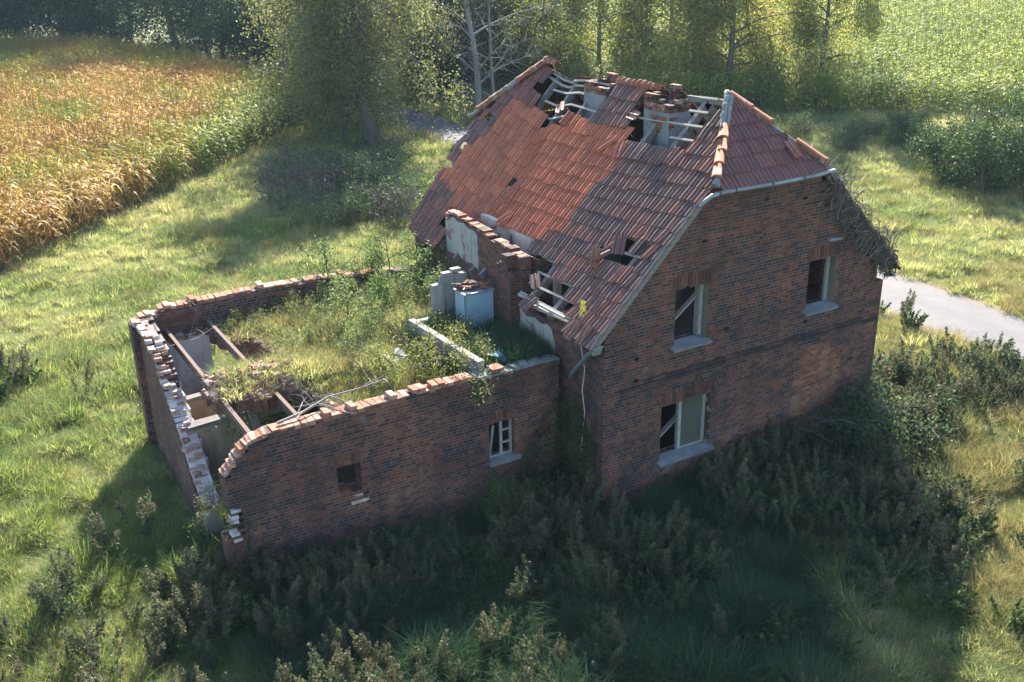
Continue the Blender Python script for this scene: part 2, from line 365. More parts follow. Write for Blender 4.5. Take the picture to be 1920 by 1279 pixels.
# ------------------------------------------------------------------ the setting: ground, road
GZ = -0.35
b = MB(); n = 60; ext = 700
b.add([(-ext, -ext, GZ), (ext, -ext, GZ), (ext, ext, GZ), (-ext, ext, GZ)], [(0, 1, 2, 3)])
tag(b.obj('ground', 'ground'), kind='structure')
def road_x(y): return 13.62+.035*y
b = MB(); ys = [-60+2*i for i in range(60)]
vs = []
for y in ys:
    c = road_x(y); wv = .06*math.sin(y*1.7)+.04*math.sin(y*4.1)
    vs += [(c-1.35+wv, y, GZ+.012), (c, y, GZ+.045), (c+1.35+wv*.6, y, GZ+.012)]
b.add(vs, [q for i in range(len(ys)-1) for q in ((3*i, 3*i+1, 3*i+4, 3*i+3), (3*i+1, 3*i+2, 3*i+5, 3*i+4))])
tag(b.obj('road', 'road', smooth=True), kind='structure')
b = MB(); vs = []
for y in ys:
    c = road_x(y); a1 = .14*math.sin(y*1.3)+.1*math.sin(y*3.3); a2 = .14*math.sin(y*1.1+2)+.1*math.sin(y*2.9)
    vs += [(c-1.65+a1, y, GZ+.006), (c+1.65+a2, y, GZ+.006)]
b.add(vs, [(2*i, 2*i+1, 2*i+3, 2*i+2) for i in range(len(ys)-1)])
tag(b.obj('road_verge', 'soil'), kind='structure')

# ------------------------------------------------------------------ the house
W, L, XH, ZR, DH, ZE, OV = 6.717, 7.938, 2.102, 6.63, 1.041, 3.074, .266
ZH = ZE+(XH+OV)/(W/2+OV)*(ZR-ZE); SL = (ZR-ZE)/(W/2+OV)
RUNS = [  # tile rows from the eave up: (how many, 0 missing / 1 dark / 2 orange / 3 brown)
    [(5, 1), (6, 0), (2, 1), (20, 0), (8, 3)], [(6, 1), (27, 0), (8, 3)], [(8, 1), (27, 0), (6, 3)], [(12, 1), (22, 0), (7, 3)],
    [(18, 1), (11, 0), (4, 2), (1, 3), (2, 2), (5, 3)], [(2, 1), (6, 0), (9, 1), (23, 2), (1, 3)], [(2, 1), (1, 0), (1, 1), (2, 0), (9, 1), (25, 2), (1, 1)], [(15, 1), (24, 2), (2, 1)],
    [(15, 1), (13, 2), (1, 0), (10, 2), (2, 1)], [(15, 1), (23, 2), (3, 1)], [(14, 1), (23, 2), (4, 1)], [(14, 1), (23, 2), (4, 1)], [(15, 1), (22, 2), (4, 3)],
    [(6, 1), (9, 0), (10, 2), (5, 0), (7, 2), (4, 3)], [(6, 1), (10, 0), (6, 1), (11, 0), (8, 3)], [(6, 1), (11, 0), (5, 1), (13, 0), (6, 3)], [(5, 1), (12, 0), (5, 1), (12, 0), (7, 3)]]
ROWS = [[k for n_, k in row for _ in range(n_)] for row in RUNS]
def roofP(y, t, far=False):
    """point of the sagging roof slope: y along the house, t from the eave (0) to the ridge (1)"""
    sh = .55*max(0, min(1, y/L))*(1-t)**2 if not far else 0.
    x = -OV+sh+t*(W/2+OV); z = ZE+t*(ZR-ZE); yk = 4.9+1.2*t
    if y < yk-.55: D = .28*math.sin(math.pi/2*max(0, y)/(yk-.55))
    elif y < yk: D = .28+.17*(1-math.cos(math.pi*(y-yk+.55)/.55))/2
    else: D = .45*max(0, 1-(y-yk)/(L-.35-yk))
    f = 1. if t < .6 else 1-.35*(t-.6)/.4
    f *= min(1, .35+t/.15*.65)
    if far: x = W-x
    return Vector((x, y, z-D*f))
house = thing('ruined_house', 'two storey red brick farmhouse with half hipped tiled roof caved in along its ridge', 'house')

WIN = [(14, 21, 46, 64), (44, 51, 46, 63), (12, 23, 8, 27)]          # gable windows in brick cells: u0 u1 k0 k1
CWG = W/64
def gable_fill(u, z):
    i, k = int(u/CWG), math.floor(z/.0575)
    for a, b_, c, d in WIN:
        if a <= i < b_ and c <= k < d: return False
    uu = min(u, W-u)
    top = min(ZH-.06, ZE+(uu+OV)*SL-.10)
    if u > W-1.6 and z > top-.25 and hsh(i, k//2, 3) < .25: return False
    if u > W-.16 and 2.9 < z < 3.2: return False
    if hsh(i, k, 77) < .0025: return False
    return z < top
b = MB(); cellwall(b, (0, 0), (1, 0), W, gable_fill, -.5175, 5.5, .38); b.obj('gable_wall', 'brick', house)
def side_x(y): return .5*y/L
UL = Vector((.5, L, 0)).normalized()
def left_fill(u, z, upper=False):
    y = L*u/math.hypot(L, .5)
    if not upper and 2.94 < y < 6.4: return z < 2.95
    if upper and (z < 2.95 or not 2.94 < y < 6.4): return False
    top = pl([(0, 3.0), (.4, 3.0), (1.2, 3.06), (1.7, 2.92), (2.6, 2.8), (2.93, 2.84), (2.94, 3.70), (4.4, 3.78), (5.2, 3.82), (5.9, 3.87), (6.2, 3.80), (6.38, 3.66), (6.39, 3.05), (8, 3.05)], y)
    top += (hsh(int(u/.25), 5)-.5)*.10
    return z < top
b = MB(); cellwall(b, (.5, L), (-UL.x, -UL.y), math.hypot(L, .5)-.381, lambda u, z: left_fill(math.hypot(L, .5)-u, z) and not (u < .25 and z > 2.9), -.5175, 4.1, .36); b.obj('side_wall', 'brick', house)
b = MB(); cellwall(b, (W, .385), (0, 1), L-.385, lambda u, z: z < 3.05, -.5175, 3.2, .36); b.obj('side_wall', 'brick', house)
def slope_z(x, y):
    lo, hi = 0., 1.
    for _ in range(18):
        t = (lo+hi)/2
        if roofP(y, t).x < x: lo = t
        else: hi = t
    return roofP(y, lo).z
def rear_fill(u, z):
    x = W-.365-u
    if x < .42: return False
    return z < min(ZH-.06, ZE+(W-x+OV)*SL-.12, slope_z(x, L)-.16)
b = MB(); cellwall(b, (W-.365, L-.004), (-1, 0), W-.77, rear_fill, -.5175, 5.5, .36); b.obj('rear_wall', 'brick', house)
b = MB(); cellwall(b, (.5, L), (-UL.x, -UL.y), math.hypot(L, .5)-.381, lambda u, z: left_fill(math.hypot(L, .5)-u, z, True), -.5175, 4.1, .20); b.obj('dormer_wall', 'brick', house)
# string course
b = MB(); b.add(*[[], []]) if False else None
for i in range(27):
    u0 = .35+i*(W-.4)/27; b.box((u0+(W-.4)/54, -.012, 2.085), ((W-.4)/27-.006, .05, .066)); 
    if i > 0: b.box((u0+(W-.4)/54, -.006, 2.16), ((W-.4)/27-.006, .03, .066))
b.obj('string_course', 'ledge', house)
# bricked-up opening
def patch_fill(u, z):
    i, k = int(u/.105), math.floor(z/.0575)
    lo = pl([(0, .42), (1.5, .55)], u); hi = pl([(0, 1.55), (.12, 1.8), (.5, 1.92), (1.0, 1.85), (1.3, 1.55)], u)
    l = .05+.105*(hsh(k, 1) < .5)+pl([(.4, -.05), (1.9, .10)], z); r = 1.22+.105*(hsh(k, 2) < .5)-pl([(.4, .05), (1.0, 0), (1.9, -.05)], z)
    return lo < z < hi and l < u < r
b = MB(); cellwall(b, (4.36, -.004), (1, 0), 1.37, patch_fill, .3, 2.0, .003); b.obj('brick_infill', 'brick_patch', house)

def gable_window(cells, kind):
    a, b_, c, d = cells; u0, u1, z0, z1 = a*CWG, b_*CWG, c*.0575, d*.0575; w_ = u1-u0
    f = MB(); fy = .17                                             # frame sits in the reveal
    if kind == 'upper':
        f.bar((u1-.04, fy, z0+.02), (u1-.04, fy, z1), .07, .075); f.bar((u1-.012, fy+.09, z0+.02), (u1-.012, fy+.09, z1), .12, .022)
    elif kind == 'slim':
        f.bar((u1-.03, fy+.02, z0+.02), (u1-.03, fy+.02, z1-.02), .10, .055)
    else:
        f.bar((u1-.035, fy, z0+.02), (u1-.035, fy, z1), .07, .07); f.bar((u0+w_*.47, fy, z0+.02), (u0+w_*.47, fy, z1), .07, .075)
        f.bar((u0+w_*.51, fy, z0+.05), (u1-.07, fy, z0+.05), .06, .05)
    fo = f.obj('window', 'frame', house)
    rv = MB(); rv.box((u1-.004, .075 if kind != 'slim' else .13, (z0+z1)/2), (.012, .13 if kind != 'slim' else .24, z1-z0-.01)); rv.obj('reveal', 'reveal' if kind != 'lower' else 'brickreveal', fo)
    s = MB(); s.bar((u0-.06, .03, z0+.0), (u1+.05, .03, z0+.0), .28, .05, up=Vector((0, -.22, 1)).normalized()); s.obj('sill', 'sill', fo)
    ar = MB(); nb = int((w_+.12)/.0745)
    for i in range(nb):
        t = (i+.5)/nb; x = u0-.05+t*(w_+.10); lean = (t-.5)*.28
        rise = .05*(1-(2*t-1)**2)
        ar.box((x+lean*.12, .02, z1+.125+rise-.012), (.064, .055, .24), Matrix.Rotation(lean, 3, 'Y'), .002)
    ar.obj('arch', 'voussoir', fo)
    if kind == 'lower':
        g = MB(); g.box(((u0+w_*.51+u1-.07)/2, fy, (z0+z1)/2+.03), (u1-.07-u0-w_*.51, .008, z1-z0-.1)); g.obj('pane', 'glass', fo)
        br = MB(); br.bar((u0-.05, fy+.16, z0+.12), (u1+.02, fy+.14, z1-.08), .03, .10, up=Vector((0, -1, 0))); br.obj('brace', 'brace', fo)
    if kind == 'upper':
        br = MB(); br.bar((u0-.05, fy+.1, z0+.22), (u1-.03, fy+.1, z0+.78), .03, .09, up=Vector((0, -1, 0))); br.obj('brace', 'brace', fo)
gable_window(WIN[0], 'upper'); gable_window(WIN[1], 'slim'); gable_window(WIN[2], 'lower')
b = MB()
for x, z in ((.52, 1.83), (1.95, 1.86), (4.1, 3.05), (3.35, 4.3), (4.02, 3.6), (4.9, 4.65)): b = MB(); b.box((x, -.003, z), (.05, .012, .045)); b.obj('hole_shade_patch', 'dark', house)  # dark blocks on the wall face stand for the shade inside anchor holes
b = MB(); b.box((5.18, -.03, 3.98), (.34, .10, .045), Matrix.Rotation(.05, 3, 'Y')); b.obj('ledge', 'sill', house)

# floors and inner walls
b = MB(); b.box((W/2+.1, L/2, 2.40), (W-1.35, L-.8, .16)); b.obj('floor', 'floor', house)
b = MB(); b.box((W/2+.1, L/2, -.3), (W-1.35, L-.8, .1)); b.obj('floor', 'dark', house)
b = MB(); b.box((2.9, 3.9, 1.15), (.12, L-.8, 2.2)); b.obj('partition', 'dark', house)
b = MB(); b.box((.96, 4.25, 3.12), (.12, 2.9, 1.42)); b.obj('inner_wall', 'plaster_white', house)
def cheek_fill(u, z): return z < pl([(0, 3.25), (.3, 3.62), (.75, 3.68)], u)
b = MB(); cellwall(b, (.56, 2.93), (1, 0), .36, lambda u, z: z < 3.62+.07*(u > .2), 2.0, 3.8, .25); b.obj('dormer_cheek', 'brick', house)
# render patches and pier on the side wall
def sidepanel(y0, y1, z0f, z1f, name, mat, off=.012, cw=.12):
    p = MB(); yy = y0; vs = []; fs = []
    ny = max(2, int((y1-y0)/.15))
    for i in range(ny+1):
        y = lerp(y0, y1, i/ny); lo, hi = z0f(y), z1f(y); x = side_x(y)-off
        for k in range(7): vs.append((x+(.0 if 0 < i < ny and 0 < k < 6 else off*.8), y+(hsh(i, k, 5)-.5)*.05*(0 < k < 6), lerp(lo, hi, k/6)))
    for i in range(ny):
        for k in range(6): fs.append((i*7+k, i*7+k+1, (i+1)*7+k+1, (i+1)*7+k))
    p.add(vs, fs); p.obj(name, mat, house, True)
sidepanel(4.78, 6.36, lambda y: pl([(4.78, 2.98), (5.4, 3.0), (6.36, 2.98)], y)+.03*math.sin(y*9), lambda y: pl([(4.78, 3.70), (5.2, 3.76), (6.0, 3.78), (6.36, 3.62)], y)+.03*math.sin(y*13), 'render_patch', 'plaster_grey')
sidepanel(1.62, 3.0, lambda y: 1.9, lambda y: pl([(1.62, 2.45), (1.8, 2.72), (2.1, 2.72), (2.6, 2.66), (3.0, 2.72)], y)+.04*math.sin(y*11), 'render_patch', 'plaster_grey')
b = MB(); cellwall(b, (.0, 3.52), (0, -1), .5, lambda u, z: z < 3.66-.15*(u < .2)-.2*(u > .38)+.08*hsh(int(u/.12), 9), 1.9, 4.0, .22); b.obj('pier', 'brick', house)
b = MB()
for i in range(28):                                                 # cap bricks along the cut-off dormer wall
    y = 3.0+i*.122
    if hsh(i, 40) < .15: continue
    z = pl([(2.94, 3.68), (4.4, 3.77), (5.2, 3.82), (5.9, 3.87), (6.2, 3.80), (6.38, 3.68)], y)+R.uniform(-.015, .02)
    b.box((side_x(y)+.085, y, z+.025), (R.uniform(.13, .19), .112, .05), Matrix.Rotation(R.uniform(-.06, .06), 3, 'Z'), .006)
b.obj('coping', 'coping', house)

# roof tiles ---------------------------------------------------------------------------------
NR, NC = 17, 41; CWT = (L+.2)/NC
PU = np.array([0, .06, .13, .19, .25, .40, .46, .53, .61, .68, .74, .90, .96, 1.0])
PH = np.array([.034, .042, .034, .006, .000, .000, .008, .040, .040, .008, .000, .000, .012, .030])
def tile_col(ch, rr):
    if ch == 2: base = rr.choice([(.42, .128, .052), (.405, .122, .050), (.435, .136, .055), (.38, .114, .049)])
    elif ch == 4: base = rr.choice([(.19, .078, .064), (.17, .074, .064), (.205, .082, .066)])
    elif ch == 3: base = rr.choice([(.17, .066, .048), (.20, .075, .05), (.14, .062, .05), (.24, .085, .05)])
    else: base = rr.choice([(.170, .082, .062), (.142, .074, .060), (.195, .084, .059), (.128, .072, .062), (.172, .094, .072), (.22, .09, .058)])
    k = rr.uniform(.85, 1.15); return tuple(q*k for q in base)
def tile_into(mb, Pf, y0, y1, t0, t1, col, rr, nrm, lift=0., loose=0.):
    """one double-trough tile between (y0,t0) and (y1,t1) on the surface Pf"""
    N = len(PU); vs = []
    skew = rr.gauss(0, .006+loose); up = rr.gauss(0, .004)+lift; dt = rr.gauss(0, .0025)
    for s_, tt in ((0, t0), (1, (t0+t1)/2), (2, t1)):
        for i in range(N):
            y = lerp(y0, y1, PU[i])+skew*(s_-1)
            q = Pf(y, tt+dt)
            h = PH[i]*(1. if s_ < 2 else .8)+(.034, .02, .006)[s_]+up
            vs.append(q+nrm*h)
    fs = [(i, i+1, N+i+1, N+i) for i in range(N-1)]+[(N+i, N+i+1, 2*N+i+1, 2*N+i) for i in range(N-1)]
    k = len(vs)
    for i in range(N): vs.append(vs[i]-nrm*.026)                    # front edge
    fs += [(k+i, k+i+1, i+1, i) for i in range(N-1)]
    a, c = len(vs), len(vs)+1
    vs += [vs[2*N]-nrm*.012, vs[3*N-1]-nrm*.012]
    fs += [(0, N, 2*N, a, k), (N-1, k+N-1, c, 3*N-1, 2*N-1)]
    mb.add(vs, fs, None, col)
NL = Vector((-SL, 0, 1)).normalized()
b = MB(); rr = random.Random(3)
TOPCUT = []
for r in range(NR):
    for c in range(NC):
        ch = ROWS[r][c]
        if ch == 0: continue
        y0 = -.12+c*CWT; y1 = y0+CWT*1.03; t0 = r/NR-.012; t1 = (r+1)/NR+.004
        zc = roofP((y0+y1)/2, (t0+t1)/2).z; ym = (y0+y1)/2; tm = (t0+t1)/2; xm = roofP(ym, tm).x
        # half hips: the slope ends on the hip lines
        hy = max(0., (xm-XH)/(W/2-XH))*(DH+.12)-.12
        if ym < hy-.02 or ym > L-hy+.05: continue
        near_hole = any(0 <= r+dr < NR and 0 <= c+dc < NC and ROWS[r+dr][c+dc] == 0 for dr in (-1, 0, 1) for dc in (-1, 0, 1))
        yk = 4.9+1.2*tm; rough = near_hole or (abs(ym-yk) < .35 and tm < .7)
        if ym > L-.45 and tm > .33 and hsh(r, c, 9) < .35: continue
        tile_into(b, roofP, y0, y1, t0, t1, tile_col(ch, rr), rr, NL, lift=(rr.uniform(0, .02) if rough else 0)+(.006 if ch != 2 else 0)*rr.random(), loose=.012 if rough else (.004 if ch != 2 else 0.))
roof = b.obj('roof_tiles', 'tile', house)
NRt = Vector((SL, 0, 1)).normalized()
b = MB()
for r in range(NR):
    for c in range(NC):
        y0 = -.12+c*CWT; ym = y0+CWT/2; tm = (r+.5)/NR; xm = W-roofP(ym, tm, True).x
        hy = max(0., (xm-XH)/(W/2-XH))*(DH+.12)-.12
        if ym < hy-.02 or ym > L-hy+.05: continue
        if tm > .56 and .9 < ym < 2.3: continue
        if hsh(r, c, 31) < .008: continue
        tile_into(b, lambda y, t: roofP(y, t, True), y0+CWT*1.03, y0, r/NR-.012, (r+1)/NR+.004, tile_col(1, rr), rr, NRt)
b.obj('roof_tiles', 'tile', house)
# hips: rows of tiles in a triangle
def hip(front):
    mb = MB(); y_e = -.20 if front else L+.20; y_r = DH if front else L-DH; sg = 1 if front else -1
    nr = 6; E0 = Vector((W/2, y_e, ZH-.06)); T0 = Vector((W/2, y_r, ZR)); n3 = Vector((0, -(ZR-ZH+.06)*sg, abs(y_r-y_e))).normalized()
    hw = W/2-XH+.10
    for r in range(nr):
        c = -9
        while c < 9:
            x0 = c*.2; x1 = x0+.2; t0, t1 = r/nr-.02, (r+1)/nr+.008
            def Pf(x, t): return E0.lerp(T0, t)+Vector((x, 0, 0))
            lim = hw*(1-(r+.35)/nr)
            if max(abs(x0), abs(x1)) < lim+.12 and min(abs(x0), abs(x1)) < lim:
                q0, q1 = max(x0, -lim-.02), min(x1, lim+.02)
                tile_into(mb, Pf, *((q0, q1*1.0+.004) if front else (q1, q0)), t0, t1, tile_col(4, rr), rr, n3)
            c += 1
    mb.obj('hip_tiles', 'tile', house)
hip(True); hip(False)
def ridge_tile(a, b_, r0=.094, r1=.076, up=None, name='ridge_tile', mat='ridge', parent=None):
    a, b_ = Vector(a), Vector(b_); d = (b_-a).normalized(); s = d.cross(Vector((0, 0, 1))).normalized(); u = s.cross(d)
    mb = MB(); vs = []; n = 9
    for p, rad in ((a, r0), (a.lerp(b_, .12), r0), (a.lerp(b_, .121), r0*.93), (b_, r1)):
        for k in range(n):
            g = math.pi*k/(n-1); vs.append(p+s*math.cos(g)*rad+u*(math.sin(g)*rad-.03))
    m0 = len(vs)
    vs += [v+(a-v if False else (u*-.022)) for v in vs]
    fs = [(i*n+k, i*n+k+1, (i+1)*n+k+1, (i+1)*n+k) for i in range(3) for k in range(n-1)]
    fs += [tuple(m0+q for q in f_[::-1]) for f_ in fs]
    fs += [(k, m0+k, m0+k+1, k+1) for k in range(n-1)]+[(3*n+k, 3*n+k+1, m0+3*n+k+1, m0+3*n+k) for k in range(n-1)]
    mb.add(vs, fs); return mb.obj(name, mat, parent or house, True)
PF, PB = Vector((W/2, DH, ZR)), Vector((W/2, L-DH, ZR+.03))
HFL, HFR = Vector((XH-.03, -.17, ZH+.02)), Vector((W-XH+.06, -.2, ZH+.02))
HBL, HBR = Vector((XH-.08, L+.16, ZH)), Vector((W-XH, L+.16, ZH))
def along(A, B, t0, t1, n_, dz=.05):
    for i in range(n_):
        a = A.lerp(B, lerp(t0, t1, i/n_)); c = A.lerp(B, lerp(t0, t1, (i+1.12)/n_))
        j = Vector((R.uniform(-.012, .012), R.uniform(-.012, .012), dz+R.uniform(-.006, .008)))
        ridge_tile(a+j, c+j)
along(HFL, PF, .06, .62, 4, .045)
along(HFR, PF, .02, .30, 1, .05); along(HFR, PF, .58, .97, 2, .05)
along(HBL, PB, .10, .44, 2); along(HBL, PB, .62, .98, 2)
along(HBR, PB, 0., .96, 5)
ridge_tile(PB+Vector((0, .05, .03)), PB+Vector((0, -.42, .0)))
for i in range(8):                                                   # ridge cap remains between the stacks
    y = 2.95+i*.165; z = roofP(y, 1.).z+.05
    ridge_tile((W/2+R.uniform(-.03, .03), y+.16, z+R.uniform(0, .04)), (W/2+R.uniform(-.03, .03), y-.06, z+R.uniform(-.02, .03)), .085, .075)
b = MB()                                                             # mortar beds on the hips
def bed(A, B, t0, t1, r_=.07, dz=.0, off=0.):
    pts = []; rad = []
    k = 14
    for i in range(k+1):
        p = A.lerp(B, lerp(t0, t1, i/k)); pts.append(p+Vector((R.uniform(-.012, .012)+off, R.uniform(-.012, .012), dz+R.uniform(-.012, .012)))); rad.append(r_*R.uniform(.75, 1.2))
    b.tube(pts, rad, 8)
bed(HFL, PF, .60, 1.02, .05, .03, -.05); bed(HFL, PF, .60, 1.0, .048, .03, .05); bed(HFL, PF, -.01, .09, .065, .02)
b.obj('mortar_bed', 'mortar', house, True); b = MB()
bed(HFR, PF, .0, .98, .04, .012, -.03); b.obj('mortar_bed', 'mortar', house, True); b = MB(); bed(HBL, PB, 0., 1., .05, .0, -.04); b.obj('mortar_bed', 'mortar', house, True); b = MB(); bed(HBL, PB, .40, .64, .07, .03)
b.obj('mortar_bed', 'mortar', house, True)

# rafters, battens, ridge boards
RY = [.55, 1.62, 2.5, 3.45, 4.45, 4.95, 5.75, 6.5, 7.3]
for i, y in enumerate(RY):
    yy = min(y, L-y); tmx = .985 if yy > DH else ((XH+(yy+.12)/(DH+.12)*(W/2-XH))+OV)/(W/2+OV)-.05
    tops = [roofP(y, t)-NL*.115 for t in np.linspace(.02, tmx, 9)]
    mb = MB()
    for p, q in zip(tops, tops[1:]): mb.bar(p, q+(q-p)*.02, .10 if y < 3 else .075, .13, up=NL)
    mb.obj('rafter', 'rafter', house)
    tops = [roofP(y, t, True)-NRt*.115 for t in np.linspace(.02, tmx, 6)]
    mb = MB()
    for p, q in zip(tops, tops[1:]): mb.bar(p, q+(q-p)*.02, .10, .13, up=NRt)
    mb.obj('rafter', 'rafter', house)
for r in range(NR):
    mb = MB(); t = (r+.86)/NR; ys_ = [-.02]+[y for y in np.arange(.3, L, .5)]+[L]
    kink = R.uniform(.02, .06)
    for y0, y1 in zip(ys_, ys_[1:]):
        gap = (t < .32 and 2.4 < y0 < 6.5) or (t > .70 and 1.6 < y0 < 3.0 and r in (13, 15, 16))
        if gap and mb.v: mb.obj('batten', 'batten', house); mb = MB()
        if gap: continue
        if t > .7 and y0 > 6.9-(t-.66)*3.4: continue
        if t > .66 and y0 < (t-.66)*3.2: continue
        def bp(y):
            q = roofP(y, t)-NL*.02
            s2 = -.09*math.exp(-((y-2.15)/.28)**2) if r == 12 else -kink*math.exp(-((y-4.2)/.6)**2)*(t > .6)
            return q+Vector((0, 0, s2))
        mb.bar(bp(y0), bp(y1)+(bp(y1)-bp(y0))*.02, .042, .03, up=NL)
    if mb.v: mb.obj('batten', 'batten', house)
mb = MB()
pp = [roofP(y, 1.)+Vector((.02, 0, -.09)) for y in np.linspace(1.05, 2.15, 5)]
for p, q in zip(pp, pp[1:]): mb.bar(p, q, .05, .10)
mb.obj('ridge_board', 'rafter', house)
mb = MB()
pp = [roofP(y, 1.)+Vector((.05, 0, -.05+.02*math.sin(y*3))) for y in np.linspace(5.05, L-DH-.05, 7)]
for p, q in zip(pp, pp[1:]): mb.bar(p, q, .09, .05); mb.bar(p+Vector((-.10, 0, -.10)), q+Vector((-.10, 0, -.10)), .05, .04)
mb.obj('ridge_board', 'batten', house)
for y in (1.62, 2.5):
    mb = MB(); mb.bar(roofP(y, .80)+Vector((0, .06, -.12)), roofP(y, .80, True)+Vector((0, .06, -.12)), .05, .13); mb.obj('collar_beam', 'rafter', house)
# verge boards, gutter, pipe
def vp(x, dz=0., y=-.05): return Vector((x, y, ZE+(x+OV)*SL+dz))
mb = MB(); mb.bar(vp(-.27, -.03), vp(XH-.18, -.03), .035, .13, up=NL); mb.bar(vp(-.24, .025, -.03), vp(XH-.2, .025, -.03), .10, .03, up=NL); mb.obj('verge_board', 'verge', house)
mb = MB(); mb.bar((W-XH+.12, -.05, ZH-.05), (W+.12, -.05, ZE+.05), .035, .14, up=NRt); mb.bar((W-XH+.2, -.02, ZH+.0), (W+.12, -.02, ZE+.10), .12, .06, up=NRt); mb.obj('verge_board', 'verge', house)
mb = MB(); mb.tube([(XH-.42, -.24, ZH-.24), (XH-.30, -.25, ZH-.15), (XH-.18, -.25, ZH-.09), (XH+.1, -.25, ZH-.07), (W/2, -.25, ZH-.085), (W-XH-.3, -.25, ZH-.075), (W-XH+.13, -.25, ZH-.045)], .036, 10); g = mb.obj('gutter', 'zinc', house, True)
for x in (XH-.02, XH+.33, XH+1.15, W-XH-.62, W-XH-.02):
    q = MB(); q.tube([(x-.012, -.25, ZH-.075), (x+.012, -.25, ZH-.075)], .042, 10); q.obj('bracket', 'strap', g)
mb = MB(); mb.tube([(-.10, -.02, 2.98), (-.16, .18, 2.86), (-.12, .55, 2.5), (-.07, .85, 2.22), (-.06, .9, 2.1)], [.045, .04, .04, .038, .04], 8); mb.obj('downpipe', 'pipe', house, True)
mb = MB(); mb.box((-.2, -.03, 3.0), (.16, .10, .12), None, .03); mb.box((-.15, .05, 3.02), (.12, .1, .1), None, .03); mb.obj('verge_mortar', 'mortar', house)
mb = MB(); mb.box((-.22, .06, 3.0), (.05, .3, .05), Matrix.Rotation(.3, 3, 'X'), .01); mb.obj('bracket', 'zinc', house)
mb = MB()
for i in range(9):                                                    # loose wall-top bricks along the eave
    y = .3+i*.28; mb.box((side_x(y)+R.uniform(-.0, .2), y, pl([(0, 3.0), (1.2, 3.08), (1.7, 2.94), (2.6, 2.82)], y)+.05), (.24, .115, .07), Matrix.Rotation(R.uniform(-.6, .6), 3, 'Z'), .01)
mb.obj('wall_top_brick', 'coping', house)
mb = MB(); mb.bar((.02, .62, 3.12), (.02, 2.6, 3.0), .08, .03); mb.bar((-.05, 1.1, 3.16), (.02, 2.75, 3.1), .03, .05); mb.obj('eave_board', 'batten', house)
# chimneys
def chimney(cx, cy, sx, sy, zb, zt, seed):
    rr2 = random.Random(seed)
    s = MB(); s.box((cx, cy, (2.4+zb)/2), (sx, sy, zb-2.4)); o = s.obj('chimney', 'shaft', house)
    t = MB(); k = 0; z = zb
    while z < zt:
        f = (z-zb)/(zt-zb)
        for i in range(int(sx/.125)+1):
            for j in range(int(sy/.125)+1):
                edge = i in (0, int(sx/.125)) or j in (0, int(sy/.125))
                if not edge: continue
                lim = .42+.22*rr2.random()+(.4 if (i > 2 and 1 < j < 4) else 0)-(.25 if (i < 2 and j < 2) else 0)
                if f > max(lim, .3): continue
                t.box((cx-sx/2+.055+i*(sx-.11)/max(1, int(sx/.125)), cy-sy/2+.055+j*(sy-.11)/max(1, int(sy/.125)), z+.036), (.118, .118, .066), Matrix.Rotation(rr2.uniform(-.12, .12)*f, 3, 'Z'), .006)
        z += .075
    t.obj('chimney_top', 'rubble_red', o)
M['rubble_red'] = island_brick('burnt_stack_brick', [(0., (.04, .028, .025)), (.4, (.10, .046, .037)), (.75, (.18, .075, .054)), (1., (.25, .12, .09))])
chimney(3.30, 4.66, .50, .74, 6.24, 6.58, 4)
chimney(3.16, 2.48, .50, .74, 6.20, 6.58, 8)
def spall(u, z): return z > pl([(0, 6.13), (.15, 5.98), (.3, 5.74), (.42, 5.88), (.5, 6.04), (.74, 6.13)], u)+.05*hsh(int(u/.06), 2)
sp = MB(); cellwall(sp, (2.906, 2.85), (0, -1), .74, lambda u, z: spall(u-.1, z), 5.5, 6.14, .004, 1, .062, .0385); sp.obj('spalled_brick', 'brick_patch', house)
sp = MB(); cellwall(sp, (2.91, 2.106), (1, 0), .44, lambda u, z: z > pl([(0, 5.86), (.10, 5.95), (.18, 6.14)], u), 5.5, 6.14, .004, 1, .062, .0385); sp.obj('spalled_brick', 'brick_patch', house)

# ------------------------------------------------------------------ loose tiles and other things on the house
def single_tile(L_=.36, W_=.215):
    mb = MB(); rr3 = random.Random(5)
    def Pf(y, t): return Vector((t*L_-L_/2, y, 0))
    tile_into(mb, Pf, W_/2, -W_/2, 0, 1, (1, 1, 1), rr3, Vector((0, 0, 1)))
    return mb
def loose(y, t, dz, rot, tilt, col, label, roll=0.):
    mb = single_tile(); mb.c = [col]*len(mb.c)
    o = mb.obj('loose_roof_tile', 'tile'); p = roofP(y, t)+NL*dz
    base = Matrix((Vector((1, 0, SL)).normalized(), Vector((0, 1, 0)), NL)).transposed().to_4x4()
    o.matrix_world = Matrix.Translation(p) @ base @ Matrix.Rotation(rot, 4, 'Z') @ Matrix.Rotation(tilt, 4, 'Y') @ Matrix.Rotation(roll, 4, 'X')
    tag(o, label, 'roof tile', 'loose roof tiles')
OC, DC, MC = (.33, .10, .05), (.15, .075, .06), (.22, .085, .055)
loose(.98, .36, .09, .35, -.35, DC, 'sunlit broken tile lying across the batten in the lower front roof hole', .5)
loose(1.22, .30, .10, -.25, .25, DC, 'upturned tile resting on its side below the lower front roof hole')
loose(1.22, .285, .16, .1, -.7, MC, 'tile leaning upright against the tiles just above the eave holes')
loose(5.45, .845, .05, .9, .1, MC, 'single tile dangling askew on a batten in the big hole by the left chimney')
loose(4.95, .80, .05, .1, .02, OC, 'narrow orange tile standing alone in the middle of the big roof hole', .6)
loose(3.10, .87, .04, 1.45, .1, MC, 'tile hanging down the side of the middle tile patch beside the right chimney')
loose(3.25, .73, .07, -.5, -.05, OC, 'orange tile slid sideways under the middle tile patch')
loose(2.75, .72, .05, .45, -.1, OC, 'orange tile tipped over at the lower edge of the right roof gap')
